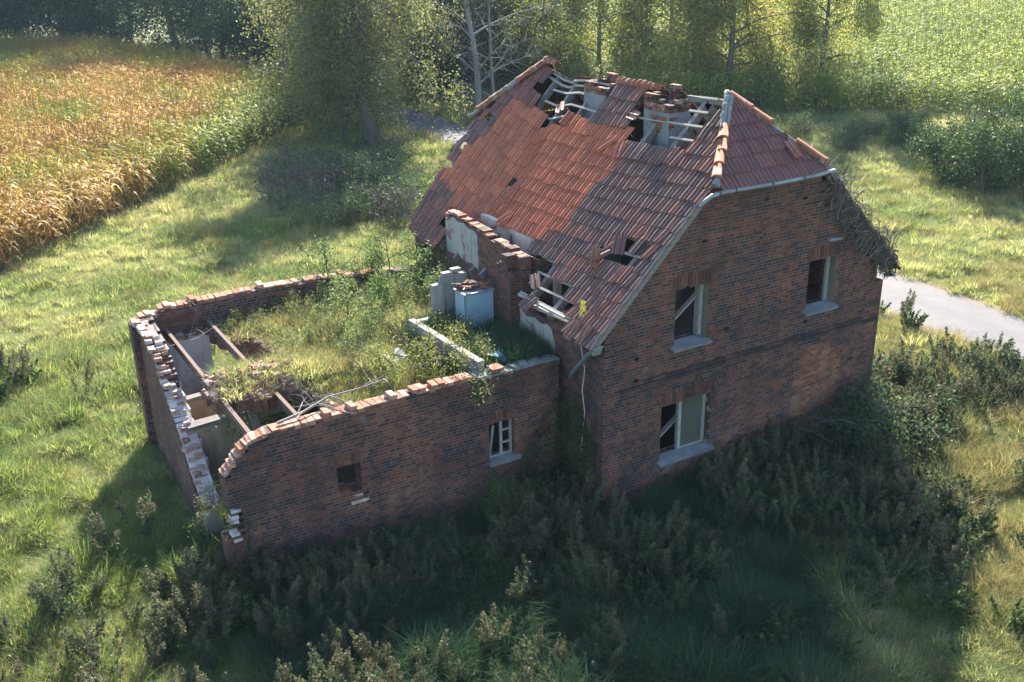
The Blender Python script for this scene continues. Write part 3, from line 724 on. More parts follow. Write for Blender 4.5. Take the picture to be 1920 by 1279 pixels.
loose(5.30, .455, .05, -.25, -.06, OC, 'orange tile slipped across the small dark hole in the middle of the orange roof', .1)
loose(4.75, .30, .06, -.3, .05, OC, 'orange tile slipped down behind the cut-off dormer wall', .15)
loose(.62, .015, .03, -.1, -.25, MC, 'slipped tile sticking out over the eave beside the mullein stalk')
loose(.25, .02, .04, .05, -.3, MC, 'last tile hanging off the lower front corner of the roof')
loose(2.55, .12, .05, .9, -.2, (.12, .055, .042), 'broken tile wedged on the wall top beside the brick pier', .6)
o = single_tile(); o.c = [tuple(v*1.1 for v in MC)]*len(o.c); o = o.obj('loose_roof_tile', 'tile')
n3 = Vector((0, -(ZR-ZH), DH+.2)).normalized(); a3 = Vector((0, DH+.2, ZR-ZH)).normalized()
o.matrix_world = Matrix.Translation(Vector((3.98, .12, ZH+.30))+n3*.09) @ Matrix((a3, Vector((-1, 0, 0)), n3)).transposed().to_4x4() @ Matrix.Rotation(.1, 4, 'Z')
tag(o, 'half tile lying loose on the front hip above the zinc gutter', 'roof tile', 'loose roof tiles')

# mullein, cable, dead ivy
t_ = thing('mullein_plant', 'tall pale yellow mullein spike growing out of the eave tiles', 'plant', (.02, .66, 3.08))
mb = MB(); mb.tube([(0, 0, -.1), (0, 0, .1), (.01, 0, .2)], .012, 5)
mb.tube([(0, 0, 0), (-.1, .1, .1), (-.16, .16, .2)], .006, 4); local('stem', mb.mesh('stem', 'twig'), t_)
mb = MB(); rr4 = random.Random(2)
for i in range(190):
    z = rr4.uniform(.08, .52); g = rr4.uniform(0, 6.28); r_ = .042*(1-.35*(z/.52)**4); c = Vector((math.cos(g)*r_, math.sin(g)*r_, z)); d = Vector((math.cos(g), math.sin(g), .6))*.02; s_ = Vector((-math.sin(g), math.cos(g), 0))*.016
    mb.add([c-s_, c+d*.7-Vector((0, 0, .014)), c+s_, c+d], [(0, 1, 2, 3)])
local('flower_spike', mb.mesh('flower_spike', 'mullein'), t_)
mb = MB(); mb.tube([(-.03, .62, 3.1), (-.05, .60, 2.8), (-.02, .53, 2.4), (-.05, .56, 2.0), (-.02, .52, 1.6), (-.045, .55, 1.1), (-.03, .60, .7)], .008, 5)
tag(mb.obj('cable', 'cable'), 'thin pale cable dangling from the eave down the side wall near the corner', 'cable')
def fibres(name, mat, n_, fn, rad=.006, seed=1):
    rr5 = random.Random(seed); mb = MB()
    for i in range(n_): mb.tube(fn(rr5), rad*rr5.uniform(.5, 1.4), 3, False)
    return mb
def ivy_fn(r5):
    s = r5.random()**.8; u = lerp(W-XH+.2, W+.05, s); zt = ZE+(W-u+OV)*SL+r5.uniform(-.1, .08); p = Vector((u+r5.uniform(-.1, .12), -.06-r5.uniform(0, .12)*(.3+s), zt)); out = [p.copy()]
    d = Vector((r5.uniform(-.9, .9), r5.uniform(-.2, .2), r5.uniform(-1, .5))).normalized()
    for k in range(r5.randint(3, 6)):
        d = (d+Vector((r5.uniform(-.7, .7), r5.uniform(-.3, .25), r5.uniform(-.5, .4)))).normalized(); p = p+d*r5.uniform(.05, .12); p.y = max(-.16, min(p.y, -.012)); p.x = min(p.x, W+.14); p.z = max(p.z, 2.94); out.append(p.copy())
    return out
t_ = thing('dead_ivy', 'dense mat of dead grey ivy clinging to the right-hand gable verge', 'ivy', (W, 0, 3.5))
mb = fibres('stems', 'ivy_dead', 620, ivy_fn, .007, 3)
mb.obj('stem', 'ivy_dead', t_)
lf = MB(); r5 = random.Random(12)
for i in range(2600):
    s = r5.random()**.7; u = lerp(W-XH+.3, W+.16, s); z = ZE+(W-u+OV)*SL+r5.uniform(-.45, .12)*(.3+s); 
    c = Vector((min(u+r5.uniform(-.05, .1), W+.10), -.03-r5.uniform(0, .13)*(.3+s), max(z, 3.0))); a = Vector((r5.gauss(0, 1), r5.gauss(0, 1), r5.gauss(0, 1))).normalized(); b2 = a.orthogonal().normalized(); q = r5.uniform(.012, .03)
    lf.add([c-a*q, c+b2*q*.6, c+a*q, c-b2*q*.6], [(0, 1, 2, 3)])
lf.obj('leaves', 'ivy_dead', t_)
mb = MB(); r5 = random.Random(6)
for i in range(14):
    p = Vector((W+.08, -.03, 3.05+r5.uniform(-.1, .4))); pts = [p.copy()]; d = Vector((1, r5.uniform(-.4, .6), r5.uniform(-.5, .2)))
    for k in range(4): p = p+d.normalized()*.10; d += Vector((r5.uniform(-.3, .3), r5.uniform(-.3, .3), -.25)); pts.append(p.copy())
    mb.tube(pts, .005, 3, False)
mb.obj('twig', 'ivy_dead', t_)

# ------------------------------------------------------------------ the annex
annex = thing('roofless_annex', 'low roofless brick stable wing with caved-in overgrown ceiling beside the house', 'outbuilding', (-3, 4, 0))
YA, YB, XL = 1.284, 7.35, -6.13
AW = [(-4.34, -3.94, .96, 1.42), (-1.53, -.96, .70, 1.44)]
CA = (0-XL-.05)/58
def cell_rng(x0, x1): return int(round((x0-XL+.07)/CA)), int(round((x1-XL+.07)/CA))
AWC = [(*cell_rng(a, b_), int(round(c/.0575)), int(round(d/.0575))) for a, b_, c, d in AW]
def front_fill(u, z):
    i, k = int(u/CA), math.floor(z/.0575); x = XL-.07+u
    for j, (a, b_, c, d) in enumerate(AWC):
        if a <= i < b_ and c <= k < d: return False
    if AWC[0][0] <= i < AWC[0][1]+1 and k in (AWC[0][2]-1, AWC[0][2]-3) and hsh(i, k) < .55: return False
    top = pl([(-6.2, 1.2), (-6.12, 1.72), (-5.95, 1.9), (-5.78, 2.12), (-5.6, 2.24), (-5.36, 2.26), (-5.30, 2.36), (-1.75, 2.36), (-1.70, 2.28), (0, 2.28)], x)
    if z > top+.0: return False
    left = pl([(-.4, -6.2), (.62, -6.18), (.75, -6.16), (.76, -6.02), (1.15, -6.0), (1.16, -6.02), (1.33, -6.1), (1.8, -6.06)], z)+(.11 if .75 < z < 1.3 and k % 2 else 0)
    return x > left-.02
b = MB(); cellwall(b, (XL-.07, YA), (1, 0), -XL+.02, front_fill, -.5175, 2.6, .30); b.obj('front_wall', 'brick_annex', annex)
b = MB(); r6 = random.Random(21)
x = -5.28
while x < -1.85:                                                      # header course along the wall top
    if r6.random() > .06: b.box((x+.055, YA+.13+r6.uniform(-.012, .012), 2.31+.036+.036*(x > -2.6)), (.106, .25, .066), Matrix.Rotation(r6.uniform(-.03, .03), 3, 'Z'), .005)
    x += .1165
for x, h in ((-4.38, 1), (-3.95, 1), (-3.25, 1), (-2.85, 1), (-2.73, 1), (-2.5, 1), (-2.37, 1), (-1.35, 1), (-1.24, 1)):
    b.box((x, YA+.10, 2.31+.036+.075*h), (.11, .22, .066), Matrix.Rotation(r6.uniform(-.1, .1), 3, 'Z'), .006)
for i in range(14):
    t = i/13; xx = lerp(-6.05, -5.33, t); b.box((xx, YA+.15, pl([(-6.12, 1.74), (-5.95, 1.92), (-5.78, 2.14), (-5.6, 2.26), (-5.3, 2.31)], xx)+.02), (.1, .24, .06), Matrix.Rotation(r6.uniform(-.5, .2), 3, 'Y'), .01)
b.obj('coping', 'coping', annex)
b = MB()
for i in range(11): b.box((-1.6+i*.15, YA+.16, 2.30+r6.uniform(-.02, .03)), (.17, .24, .07), Matrix.Rotation(r6.uniform(-.2, .2), 3, 'Z'), .02)
b.obj('wall_top_mortar', 'mortar', annex)
b = MB()
for z in (.84, .72): b.box((-4.07+.1*(z < .8), YA-.002, z), (.30, .012, .04), None, .015)
for z in (.69, .80, 1.02, 1.10, 1.2): b.box((-6.02+.04*(z < .7)-.06*(z < .7)+R.uniform(-.03, .03), YA+.05, z), (.13, .16, .05), None, .012)
b.obj('broken_mortar', 'limebrick', annex)
def annex_window(c, kind):
    a, b_, k0, k1 = c; u0, u1, z0, z1 = XL-.07+a*CA, XL-.07+b_*CA, k0*.0575, k1*.0575; w_ = u1-u0; fy = YA+.14
    f = MB()
    if kind == 'sash':
        f.bar((u1-.03, fy, z0), (u1-.03, fy, z1), .06, .055); f.bar((u0+w_*.54, fy, z0), (u0+w_*.54, fy, z1), .05, .04)
        for q in (.33, .66): f.bar((u0+w_*.55, fy, lerp(z0, z1, q)), (u1-.03, fy, lerp(z0, z1, q)), .04, .028)
        f.bar((u0, fy, z0+.02), (u1, fy, z0+.02), .06, .045)
        f.bar((u0+.03, fy-.02, z0+.02), (u0+.07, fy-.12, z1-.05), .03, .035)
    else:
        f.bar((u0+.01, fy+.06, z0), (u0+.01, fy+.06, z1), .04, .02)
    fo = f.obj('window', 'frame' if kind == 'sash' else 'dark', annex)
    if kind == 'sash':
        s = MB(); s.bar((u0-.05, YA+.03, z0-.02), (u1+.06, YA+.03, z0-.02), .20, .05, up=Vector((0, -.2, 1)).normalized()); s.obj('sill', 'sill', fo)
    ar = MB(); nb = int((w_+.12)/.0745)
    for i in range(nb):
        t = (i+.5)/nb; x_ = u0-.05+t*(w_+.10); lean = (t-.5)*.24
        ar.box((x_, YA+.02, z1+.09+.03*(1-(2*t-1)**2)), (.063, .055, .20), Matrix.Rotation(lean, 3, 'Y'), .002)
    ar.obj('arch', 'voussoir', fo)
annex_window(AWC[0], 'bare'); annex_window(AWC[1], 'sash')
# side wall (left), stepping down towards the front
def alw(u, z):
    y = YB-u; k = math.floor(z/.0575)
    top = pl([(3.15, .10), (3.35, .22), (4.0, .66), (4.5, 1.2), (5.2, 1.66), (5.9, 2.2), (6.4, 2.34), (7.4, 2.36)], y)
    return z < top+(hsh(int(u/.25), 3)-.5)*.12 and y > 3.2+.1*(k % 2)
b = MB(); cellwall(b, (XL+.14, YB), (-.03, -1), YB-3.1, alw, -.5175, 2.5, .30); b.obj('side_wall', 'brick_annex', annex)
b = MB(); y = 3.3
while y < YB:                                                           # limewashed broken wall head
    z = pl([(3.15, .10), (3.35, .22), (4.0, .66), (4.5, 1.2), (5.2, 1.66), (5.9, 2.2), (6.4, 2.34), (7.4, 2.36)], y)
    xo = XL+.14+.03*(y-YB)/1.
    for j in range(2):
        if r6.random() < .85: b.box((XL+.10+.13*j+r6.uniform(.0, .06), y+r6.uniform(-.02, .02), z+r6.uniform(-.03, .05)), (.125, .20, .066), Matrix.Rotation(r6.uniform(-.2, .2), 3, 'Z') @ Matrix.Rotation(r6.uniform(-.15, .15), 3, 'X'), .012)
    y += .118
b.obj('wall_head', 'lime_head', annex)
b = MB(); vs = []
for i in range(9):
    y = lerp(3.35, 5.2, i/8); z = pl([(3.15, .10), (3.35, .22), (4.0, .66), (4.5, 1.2), (5.2, 1.66)], y)+.055+.02*(i % 2)
    vs += [(XL+.06, y, z-.02), (XL+.36, y, z+.0)]
b.add(vs, [(2*i, 2*i+1, 2*i+3, 2*i+2) for i in range(8)])
b.obj('render_patch', 'limebrick', annex)
b = MB(); b.box((XL+.17, 3.17, -.12), (.30, .22, .62), None, .02); b.obj('wall_stub', 'concrete', annex)
# rear wall with a door-sized opening; brick parapet over a limewashed lower face
def arw(u, z):
    x = -u
    if -4.66 < x < -4.15 and -.4 < z < 1.72: return False
    top = pl([(-6.2, 2.25), (-5.75, 2.33), (-5.3, 2.46), (-3.5, 2.5), (-2.2, 2.46), (-1.2, 2.38), (0, 2.34)], x)+(hsh(int(u/.37), 12)-.45)*.10
    return z < top
b = MB(); cellwall(b, (0, YB+.30), (-1, 0), -XL-.02, arw, -.5175, 2.75, .30); b.obj('rear_wall', 'brick_annex', annex)
b = MB()
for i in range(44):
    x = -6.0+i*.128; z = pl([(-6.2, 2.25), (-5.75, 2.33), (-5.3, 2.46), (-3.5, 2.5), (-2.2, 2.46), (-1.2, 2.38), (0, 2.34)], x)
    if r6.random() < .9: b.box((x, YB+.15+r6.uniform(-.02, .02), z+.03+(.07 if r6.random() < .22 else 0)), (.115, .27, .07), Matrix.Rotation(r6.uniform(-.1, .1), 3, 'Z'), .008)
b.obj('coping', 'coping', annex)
b = MB()
for x0, x1, z1 in ((-5.82, -4.66, 1.86), (-4.66, -4.15, 1.86), (-4.15, -3.2, 1.86)):
    z0 = -.4 if x1 != -4.15 else 1.72
    b.box(((x0+x1)/2, YB-.06, (z0+z1)/2), (x1-x0, .12, z1-z0))
b.obj('limewashed_face', 'plaster_pink', annex)
b = MB()
for i in range(60): b.box((r6.uniform(-5.8, -4.3), YB-.1+r6.uniform(-.08, .1), 1.9+r6.uniform(-.02, .05)), (r6.uniform(.05, .16), r6.uniform(.05, .12), r6.uniform(.03, .08)), Matrix.Rotation(r6.uniform(0, 3), 3, 'Z'), .015)
b.obj('ledge_rubble', 'rubble', annex)
b = MB(); b.box((XL+.40, 5.4, .7), (.10, 3.6, 2.2)); 
b = MB()
for i in range(12):
    y = lerp(4.2, YB-.1, i/11); z = pl([(4.0, .55), (4.5, 1.05), (5.2, 1.5), (5.9, 1.85), (7.4, 1.86)], y)
    b.box((XL+.39, y, (z-.4)/2), (.06, .29, z+.4))
b.obj('limewashed_face', 'plaster_pink', annex)
b = MB(); b.box((-4.4, 4.4, -.32), (3.2, 5.8, .06)); b.obj('floor', 'floor', annex)
# partitions and troughs inside
b = MB(); b.box((-5.42, 5.66, .45), (.86, .14, 1.5), None, .02); b.obj('partition_wall', 'plaster_tan', annex)
b = MB(); b.box((-5.42, 5.66, 1.24), (.95, .17, .10), Matrix.Rotation(-.06, 3, 'Y'), .02); b.obj('partition_cap', 'rafter', annex)
b = MB(); b.box((-5.38, 4.48, .45), (.95, .16, 1.5), None, .02); b.obj('partition_wall', 'plaster_tan', annex)
b = MB(); b.box((-5.38, 4.48, 1.25), (1.05, .2, .11), Matrix.Rotation(-.05, 3, 'Y'), .02); b.obj('partition_cap', 'rafter', annex)
b = MB(); b.box((-4.78, 4.2, .5), (.16, .16, 1.7), None, .01); b.obj('post', 'concrete', annex)
b = MB(); b.bar((-5.75, 6.2, .0), (-5.2, 6.3, 1.1), .16, .05); b.bar((-5.45, 6.15, .0), (-5.0, 6.28, .9), .14, .05); b.bar((-5.55, 6.2, .75), (-4.95, 6.2, .65), .1, .05); b.obj('broken_trough_frame', 'rafter', annex)
# rail beams of the brick-vault ceiling
for x in (-5.47, -4.62):
    b = MB(); b.bar((x, YA+.25, 2.13), (x-.02, YB-.1, 2.13), .066, .02); b.bar((x, YA+.25, 2.06), (x-.02, YB-.1, 2.06), .03, .118); b.bar((x, YA+.25, 1.99), (x-.02, YB-.1, 1.99), .07, .02); b.obj('beam', 'rust', annex)
# ceiling: overgrown vault slab with a ragged broken edge
SLAB = [(-5.45, 4.45), (-5.2, 4.62), (-4.83, 4.68), (-4.4, 4.82), (-4.25, 4.53), (-3.95, 4.57), (-3.93, 5.22), (-4.02, 6.1), (-4.39, 6.2), (-4.48, 6.7), (-4.7, YB-.12), (.40, YB-.12), (.36, 5.9), (.28, 4.6), (.2, 3.2), (.1, 1.72), (-.2, 1.62), (-3.9, 1.62), (-3.98, 2.73), (-4.24, 3.13), (-4.57, 3.19), (-4.88, 3.05), (-5.3, 3.18), (-5.6, 3.46), (-5.62, 3.8)]
def inside(x, y, poly):
    r_ = False
    for i in range(len(poly)):
        (x1, y1), (x2, y2) = poly[i], poly[i-1]
        if (y1 > y) != (y2 > y) and x < (x2-x1)*(y-y1)/(y2-y1)+x1: r_ = not r_
    return r_
def slab_z(x, y):
    z = 1.93+.09*math.sin(x*1.1+1)*math.sin(y*.9)+.12*mnoise.noise(Vector((x*1.3, y*1.3, 0)))
    if x > -1.55: z += .12
    z += .34*math.exp(-((x+4.75)**2/1.0+(y-3.85)**2/.42))
    z += .10*max(0, min(1, (-x-1.6)/1.5))*math.exp(-((y-4.0)/1.6)**2)
    return z
def edge_dist(x, y):
    best = 9
    for i in range(len(SLAB)):
        a, c = Vector(SLAB[i-1]), Vector(SLAB[i]); p = Vector((x, y)); t = max(0, min(1, (p-a).dot(c-a)/max((c-a).length_squared, 1e-9))); best = min(best, (p-a.lerp(c, t)).length)
    return best
b = MB(); st = .11; gi = {}; vs = []; fs = []
for i in range(int(6.6/st)):
    for j in range(int(6.2/st)):
        x, y = -6+i*st, 1.5+j*st
        if inside(x+st/2, y+st/2, SLAB): gi[(i, j)] = 1
vid = {}
def SV(i, j, d):
    k = (i, j, d)
    if k not in vid:
        x, y = -6+i*st, 1.5+j*st; vid[k] = len(vs); jx, jy = (hsh(i, j, 1)-.5)*.09, (hsh(i, j, 2)-.5)*.09
        vs.append((x+jx, y+jy, slab_z(x, y)-d*(.22+.08*hsh(i, j, 3))))
    return vid[k]
for (i, j) in gi:
    fs.append((SV(i, j, 0), SV(i+1, j, 0), SV(i+1, j+1, 0), SV(i, j+1, 0))); fs.append((SV(i, j+1, 1), SV(i+1, j+1, 1), SV(i+1, j, 1), SV(i, j, 1)))
    for di, dj, a, c in ((-1, 0, (i, j+1), (i, j)), (1, 0, (i+1, j), (i+1, j+1)), (0, -1, (i, j), (i+1, j)), (0, 1, (i+1, j+1), (i, j+1))):
        if (i+di, j+dj) not in gi: fs.append((SV(*a, 0), SV(*a, 1), SV(*c, 1), SV(*c, 0)))
b.add(vs, fs)
t = NT('overgrown_rubble_slab'); P = t.pos()
c = t.mix(t.mapr(t.noise(P, 2.2, 6, .7), .42, .60), (.24, .115, .08), (.13, .115, .07)); c = t.mix(t.mapr(t.noise(P, 9., 5, .7), .5, .68), c, (.30, .22, .17))
M['slab'] = t.finish(c, .95, t.noise(P, 16., 6, .75), .9, .06)
b.obj('ceiling_slab', 'slab', annex)
b = MB(); r7 = random.Random(8); cnt = 0
while cnt < 2600:
    x, y = r7.uniform(-5.7, -2.6), r7.uniform(1.6, 7.1)
    if not inside(x, y, SLAB): continue
    e = edge_dist(x, y); pr = math.exp(-e/.28)+(.8*math.exp(-((x+4.6)**2+(y-3.8)**2)/.8))
    if x > -3.2 and y < 1.9: pr = .02
    if r7.random() > pr: continue
    s_ = r7.uniform(.02, .06) if r7.random() < .85 else r7.uniform(.06, .10)
    b.box((x+r7.uniform(-.05, .05), y+r7.uniform(-.05, .05), slab_z(x, y)+r7.uniform(-.04, .05)), (s_*1.6, s_, s_*.7), Matrix.Rotation(r7.uniform(0, 3), 3, 'Z') @ Matrix.Rotation(r7.uniform(-.6, .6), 3, 'X'), s_*.22); cnt += 1
tag(b.obj('brick_rubble', 'rubble'), 'heap of broken red brick along the ragged ceiling edge of the annex', 'rubble', kind='stuff')
# parapet stub between the overgrown ceiling and the pit beside the house
def lowfill(u, z): return z < 2.52
b = MB(); cellwall(b, (-1.66, 4.05), (.05, -1), 2.5, lowfill, 1.7, 2.65, .13); b.obj('low_wall', 'concrete', annex)
b = MB(); b.box((-1.43, 4.0, 2.2), (.34, .12, .6), None, .01); b.obj('low_wall', 'concrete', annex)
b = MB(); b.box((-.86, 4.36, 2.5), (.24, .12, 1.02), None, .01); b.box((-.5, 4.42, 2.55), (.6, .1, 1.16), None, .02); b.box((-.62, 4.40, 3.16), (.22, .13, .07)); b.box((-.42, 4.42, 3.2), (.2, .13, .07)); b.obj('concrete_stub', 'concrete', annex)

# things lying on the annex
t_ = thing('blue_metal_tank', 'faded blue metal cabinet standing on the overgrown ceiling against the house wall', 'tank', (-.36, 3.78, 2.02))
b = MB(); b.box((0, 0, .47), (.62, .40, .92), None, .006); local('body', b.mesh('body', 'tank'), t_)
b = MB(); b.box((0, 0, .945), (.66, .44, .03), None, .006); b.bar((-.315, -.205, .02), (-.315, -.205, .93), .022, .022); local('rim', b.mesh('rim', 'zinc'), t_)
b = MB(); b.box((-.06, -.203, .46), (.44, .008, .80)); local('door', b.mesh('door', 'tank'), t_)
b = MB()
for i in range(26): b.box((-.36+r7.uniform(-.28, .28), 3.82+r7.uniform(-.18, .16), 3.0+r7.uniform(0, .09)), (r7.uniform(.08, .24), r7.uniform(.04, .1), .03), Matrix.Rotation(r7.uniform(0, 3), 3, 'Z') @ Matrix.Rotation(r7.uniform(-.5, .5), 3, 'X'), .01)
tag(b.obj('tile_shards', 'rubble_red'), 'dark broken tile shards heaped on top of the blue metal cabinet', 'rubble', kind='stuff')
def crumpled(name, c, sx, sy, mat, label, cat, seed, hgt=.06):
    r8 = random.Random(seed); mb = MB(); vs = []; n_ = 8
    for d in (0, 1):
        for i in range(n_+1):
            for j in range(n_+1):
                x, y = (i/n_-.5)*sx, (j/n_-.5)*sy
                vs.append((x+r8.uniform(-.02, .02), y+r8.uniform(-.02, .02), mnoise.noise(Vector((x*6, y*6, seed)))*hgt*2+hgt-d*.012))
    m_ = (n_+1)**2
    fs = [(i*(n_+1)+j, (i+1)*(n_+1)+j, (i+1)*(n_+1)+j+1, i*(n_+1)+j+1) for i in range(n_) for j in range(n_)]
    fs += [tuple(m_+q for q in f_[::-1]) for f_ in fs]
    mb.add(vs, fs); o = mb.obj(name, mat); o.location = c; o.rotation_euler = (.12, -.1, r8.uniform(0, 3)); tag(o, label, cat)
crumpled('blue_sheet', (-.80, 1.98, 2.28), .5, .34, 'bluefoil', 'crumpled blue plastic sheet lying behind the annex front wall', 'plastic sheet', 3)
crumpled('white_sheet', (-2.38, 3.35, 2.14), .5, .36, 'whiteslab', 'pale grey sheet half buried in the grass on the annex ceiling', 'sheet', 9, .04)
def branch(name, pts, rad, label, twigs, seed):
    r9 = random.Random(seed); mb = MB(); pts = [Vector(p) for p in pts]; mb.tube(pts, [rad*(1-.75*i/(len(pts)-1)) for i in range(len(pts))], 6)
    for i in range(twigs):
        k = r9.randint(1, len(pts)-1); p = pts[k-1].lerp(pts[k], r9.random()); d = Vector((r9.uniform(-1, 1), r9.uniform(-1, 1), r9.uniform(-.1, .7))).normalized(); q = [p.copy()]
        for j in range(4): p = p+d*r9.uniform(.1, .22); d = (d+Vector((r9.uniform(-.5, .5), r9.uniform(-.5, .5), r9.uniform(-.4, .3)))).normalized(); q.append(p.copy())
        mb.tube(q, [rad*.42, rad*.36, rad*.3, rad*.2, rad*.1], 4)
    tag(mb.obj(name, 'twig'), label, 'branch', 'bleached dead branches on the annex')
branch('dead_branch', [(-5.15, 1.42, 2.42), (-4.7, 1.5, 2.46), (-4.2, 1.72, 2.5), (-3.6, 1.75, 2.5), (-3.0, 2.05, 2.42)], .026, 'long bleached branch lying along the inside of the annex front wall', 7, 1)
branch('dead_branch', [(-3.1, 2.4, 2.1), (-3.02, 3.2, 2.2), (-2.98, 4.1, 2.28), (-3.05, 5.0, 2.34)], .011, 'thin dead branch sticking up from grass in the middle of the annex ceiling', 5, 2)
branch('dead_branch', [(-2.95, 2.7, 2.1), (-2.8, 3.5, 2.2), (-2.75, 4.4, 2.28)], .010, 'thinner dead stem beside the grass clump on the annex ceiling', 4, 3)
branch('dead_branch', [(-5.9, 6.8, 1.9), (-5.5, 6.5, 2.05), (-5.1, 6.4, 2.12), (-4.6, 6.7, 2.2)], .015, 'pale twig lying over the rail beam at the annex back corner', 6, 4)
branch('dead_branch', [(-4.5, 2.9, 1.9), (-4.3, 2.4, 2.1), (-4.1, 2.0, 2.2), (-3.7, 1.8, 2.3)], .016, 'tangle of bleached twigs in the dark hole by the annex front wall', 9, 5)
branch('dead_stake', [(-.62, 2.98, 2.0), (-.62, 3.02, 2.3), (-.66, 3.06, 2.5)], .03, 'short weathered stake standing in the grass before the blue cabinet', 0, 6)

# ------------------------------------------------------------------ plants: prototypes
def np_mesh(name, V, F4, mats, midx=None):
    me = bpy.data.meshes.new(name); nv, nf = len(V), len(F4)
    me.vertices.add(nv); me.vertices.foreach_set('co', np.asarray(V, np.float32).ravel())
    me.loops.add(nf*4); me.loops.foreach_set('vertex_index', np.asarray(F4, np.int32).ravel())
    me.polygons.add(nf); me.polygons.foreach_set('loop_start', np.arange(nf, dtype=np.int32)*4); me.polygons.foreach_set('loop_total', np.full(nf, 4, np.int32))
    for m_ in mats: me.materials.append(M[m_])
    if midx is not None: me.polygons.foreach_set('material_index', np.asarray(midx, np.int32))
    me.update(); me.validate(); return me
def blades(g, n_, spread, h0, h1, wd, bend, seg=3, lean=.25):
    """arching blades as strips of quads"""
    a = g.uniform(0, 2*np.pi, n_); rad = spread*np.sqrt(g.uniform(0, 1, n_)); az = a+g.normal(0, .9, n_)
    bx, by = rad*np.cos(a), rad*np.sin(a); h = g.uniform(h0, h1, n_); bd = g.uniform(.3, 1., n_)*bend; w_ = wd*g.uniform(.6, 1.3, n_); ln = g.uniform(0, lean, n_)
    V = np.zeros((n_, seg+1, 2, 3)); tw = az+np.pi/2+g.normal(0, .5, n_)
    for s in range(seg+1):
        t = s/seg; out = h*(ln*t+bd*t*t); z = h*(t-.35*bd*t*t); ww = w_*(1-t**1.5*.92)
        cx, cy = bx+out*np.cos(az), by+out*np.sin(az)
        for k, sg in ((0, -1), (1, 1)):
            V[:, s, k, 0] = cx+sg*ww*np.cos(tw)/2; V[:, s, k, 1] = cy+sg*ww*np.sin(tw)/2; V[:, s, k, 2] = z
    base = (np.arange(n_)*(seg+1)*2)[:, None]
    F = np.concatenate([base+np.array([[2*s, 2*s+1, 2*s+3, 2*s+2]]) for s in range(seg)], 0)
    return V.reshape(-1, 3), F
def leaves(g, C, size, asp=.5, flat=0., down=0.):
    n_ = len(C); a = g.normal(0, 1, (n_, 3)); a[:, 2] = a[:, 2]*(1-flat)-down; a /= np.linalg.norm(a, axis=1, keepdims=True)+1e-9
    r_ = g.normal(0, 1, (n_, 3)); b_ = np.cross(a, r_); b_ /= np.linalg.norm(b_, axis=1, keepdims=True)+1e-9
    s = (size*g.uniform(.6, 1.35, n_))[:, None]; nrm = np.cross(a, b_)
    V = np.stack([C-a*s*.5, C+b_*s*asp*.5+nrm*s*.08, C+a*s*.5, C-b_*s*asp*.5+nrm*s*.08], 1)
    return V.reshape(-1, 3), np.arange(n_*4).reshape(-1, 4)
def merge(*parts):
    Vs, Fs, k = [], [], 0
    for V, F in parts: Vs.append(V); Fs.append(F+k); k += len(V)
    return np.concatenate(Vs), np.concatenate(Fs)
def tubes(polys, n_=5):
    Vs, Fs, k = [], [], 0
    for P_, r_ in polys:
        P_ = np.asarray(P_, float); N_ = len(P_); r_ = np.asarray(r_, float)
        d = np.gradient(P_, axis=0); d /= np.linalg.norm(d, axis=1, keepdims=True)+1e-9
        a = np.cross(d, np.array([.31, .17, .93])); nn = np.linalg.norm(a, axis=1, keepdims=True); a = np.where(nn < 1e-3, np.array([[1., 0, 0]]), a/np.maximum(nn, 1e-6)); b_ = np.cross(d, a)
        g_ = 2*np.pi*np.arange(n_)/n_
        V = P_[:, None, :]+(a[:, None, :]*np.cos(g_)[None, :, None]+b_[:, None, :]*np.sin(g_)[None, :, None])*r_[:, None, None]
        i = np.arange(N_-1)[:, None]; j = np.arange(n_)[None, :]; j2 = (j+1) % n_
        F = np.stack([i*n_+j+0*j, i*n_+j2, (i+1)*n_+j2, (i+1)*n_+j], -1).reshape(-1, 4)
        Vs.append(V.reshape(-1, 3)); Fs.append(F+k); k += N_*n_
    return np.concatenate(Vs), np.concatenate(Fs)
def proto(name, me): return bpy.data.objects.new(name, me)          # source for scattered stuff, not itself in the scene

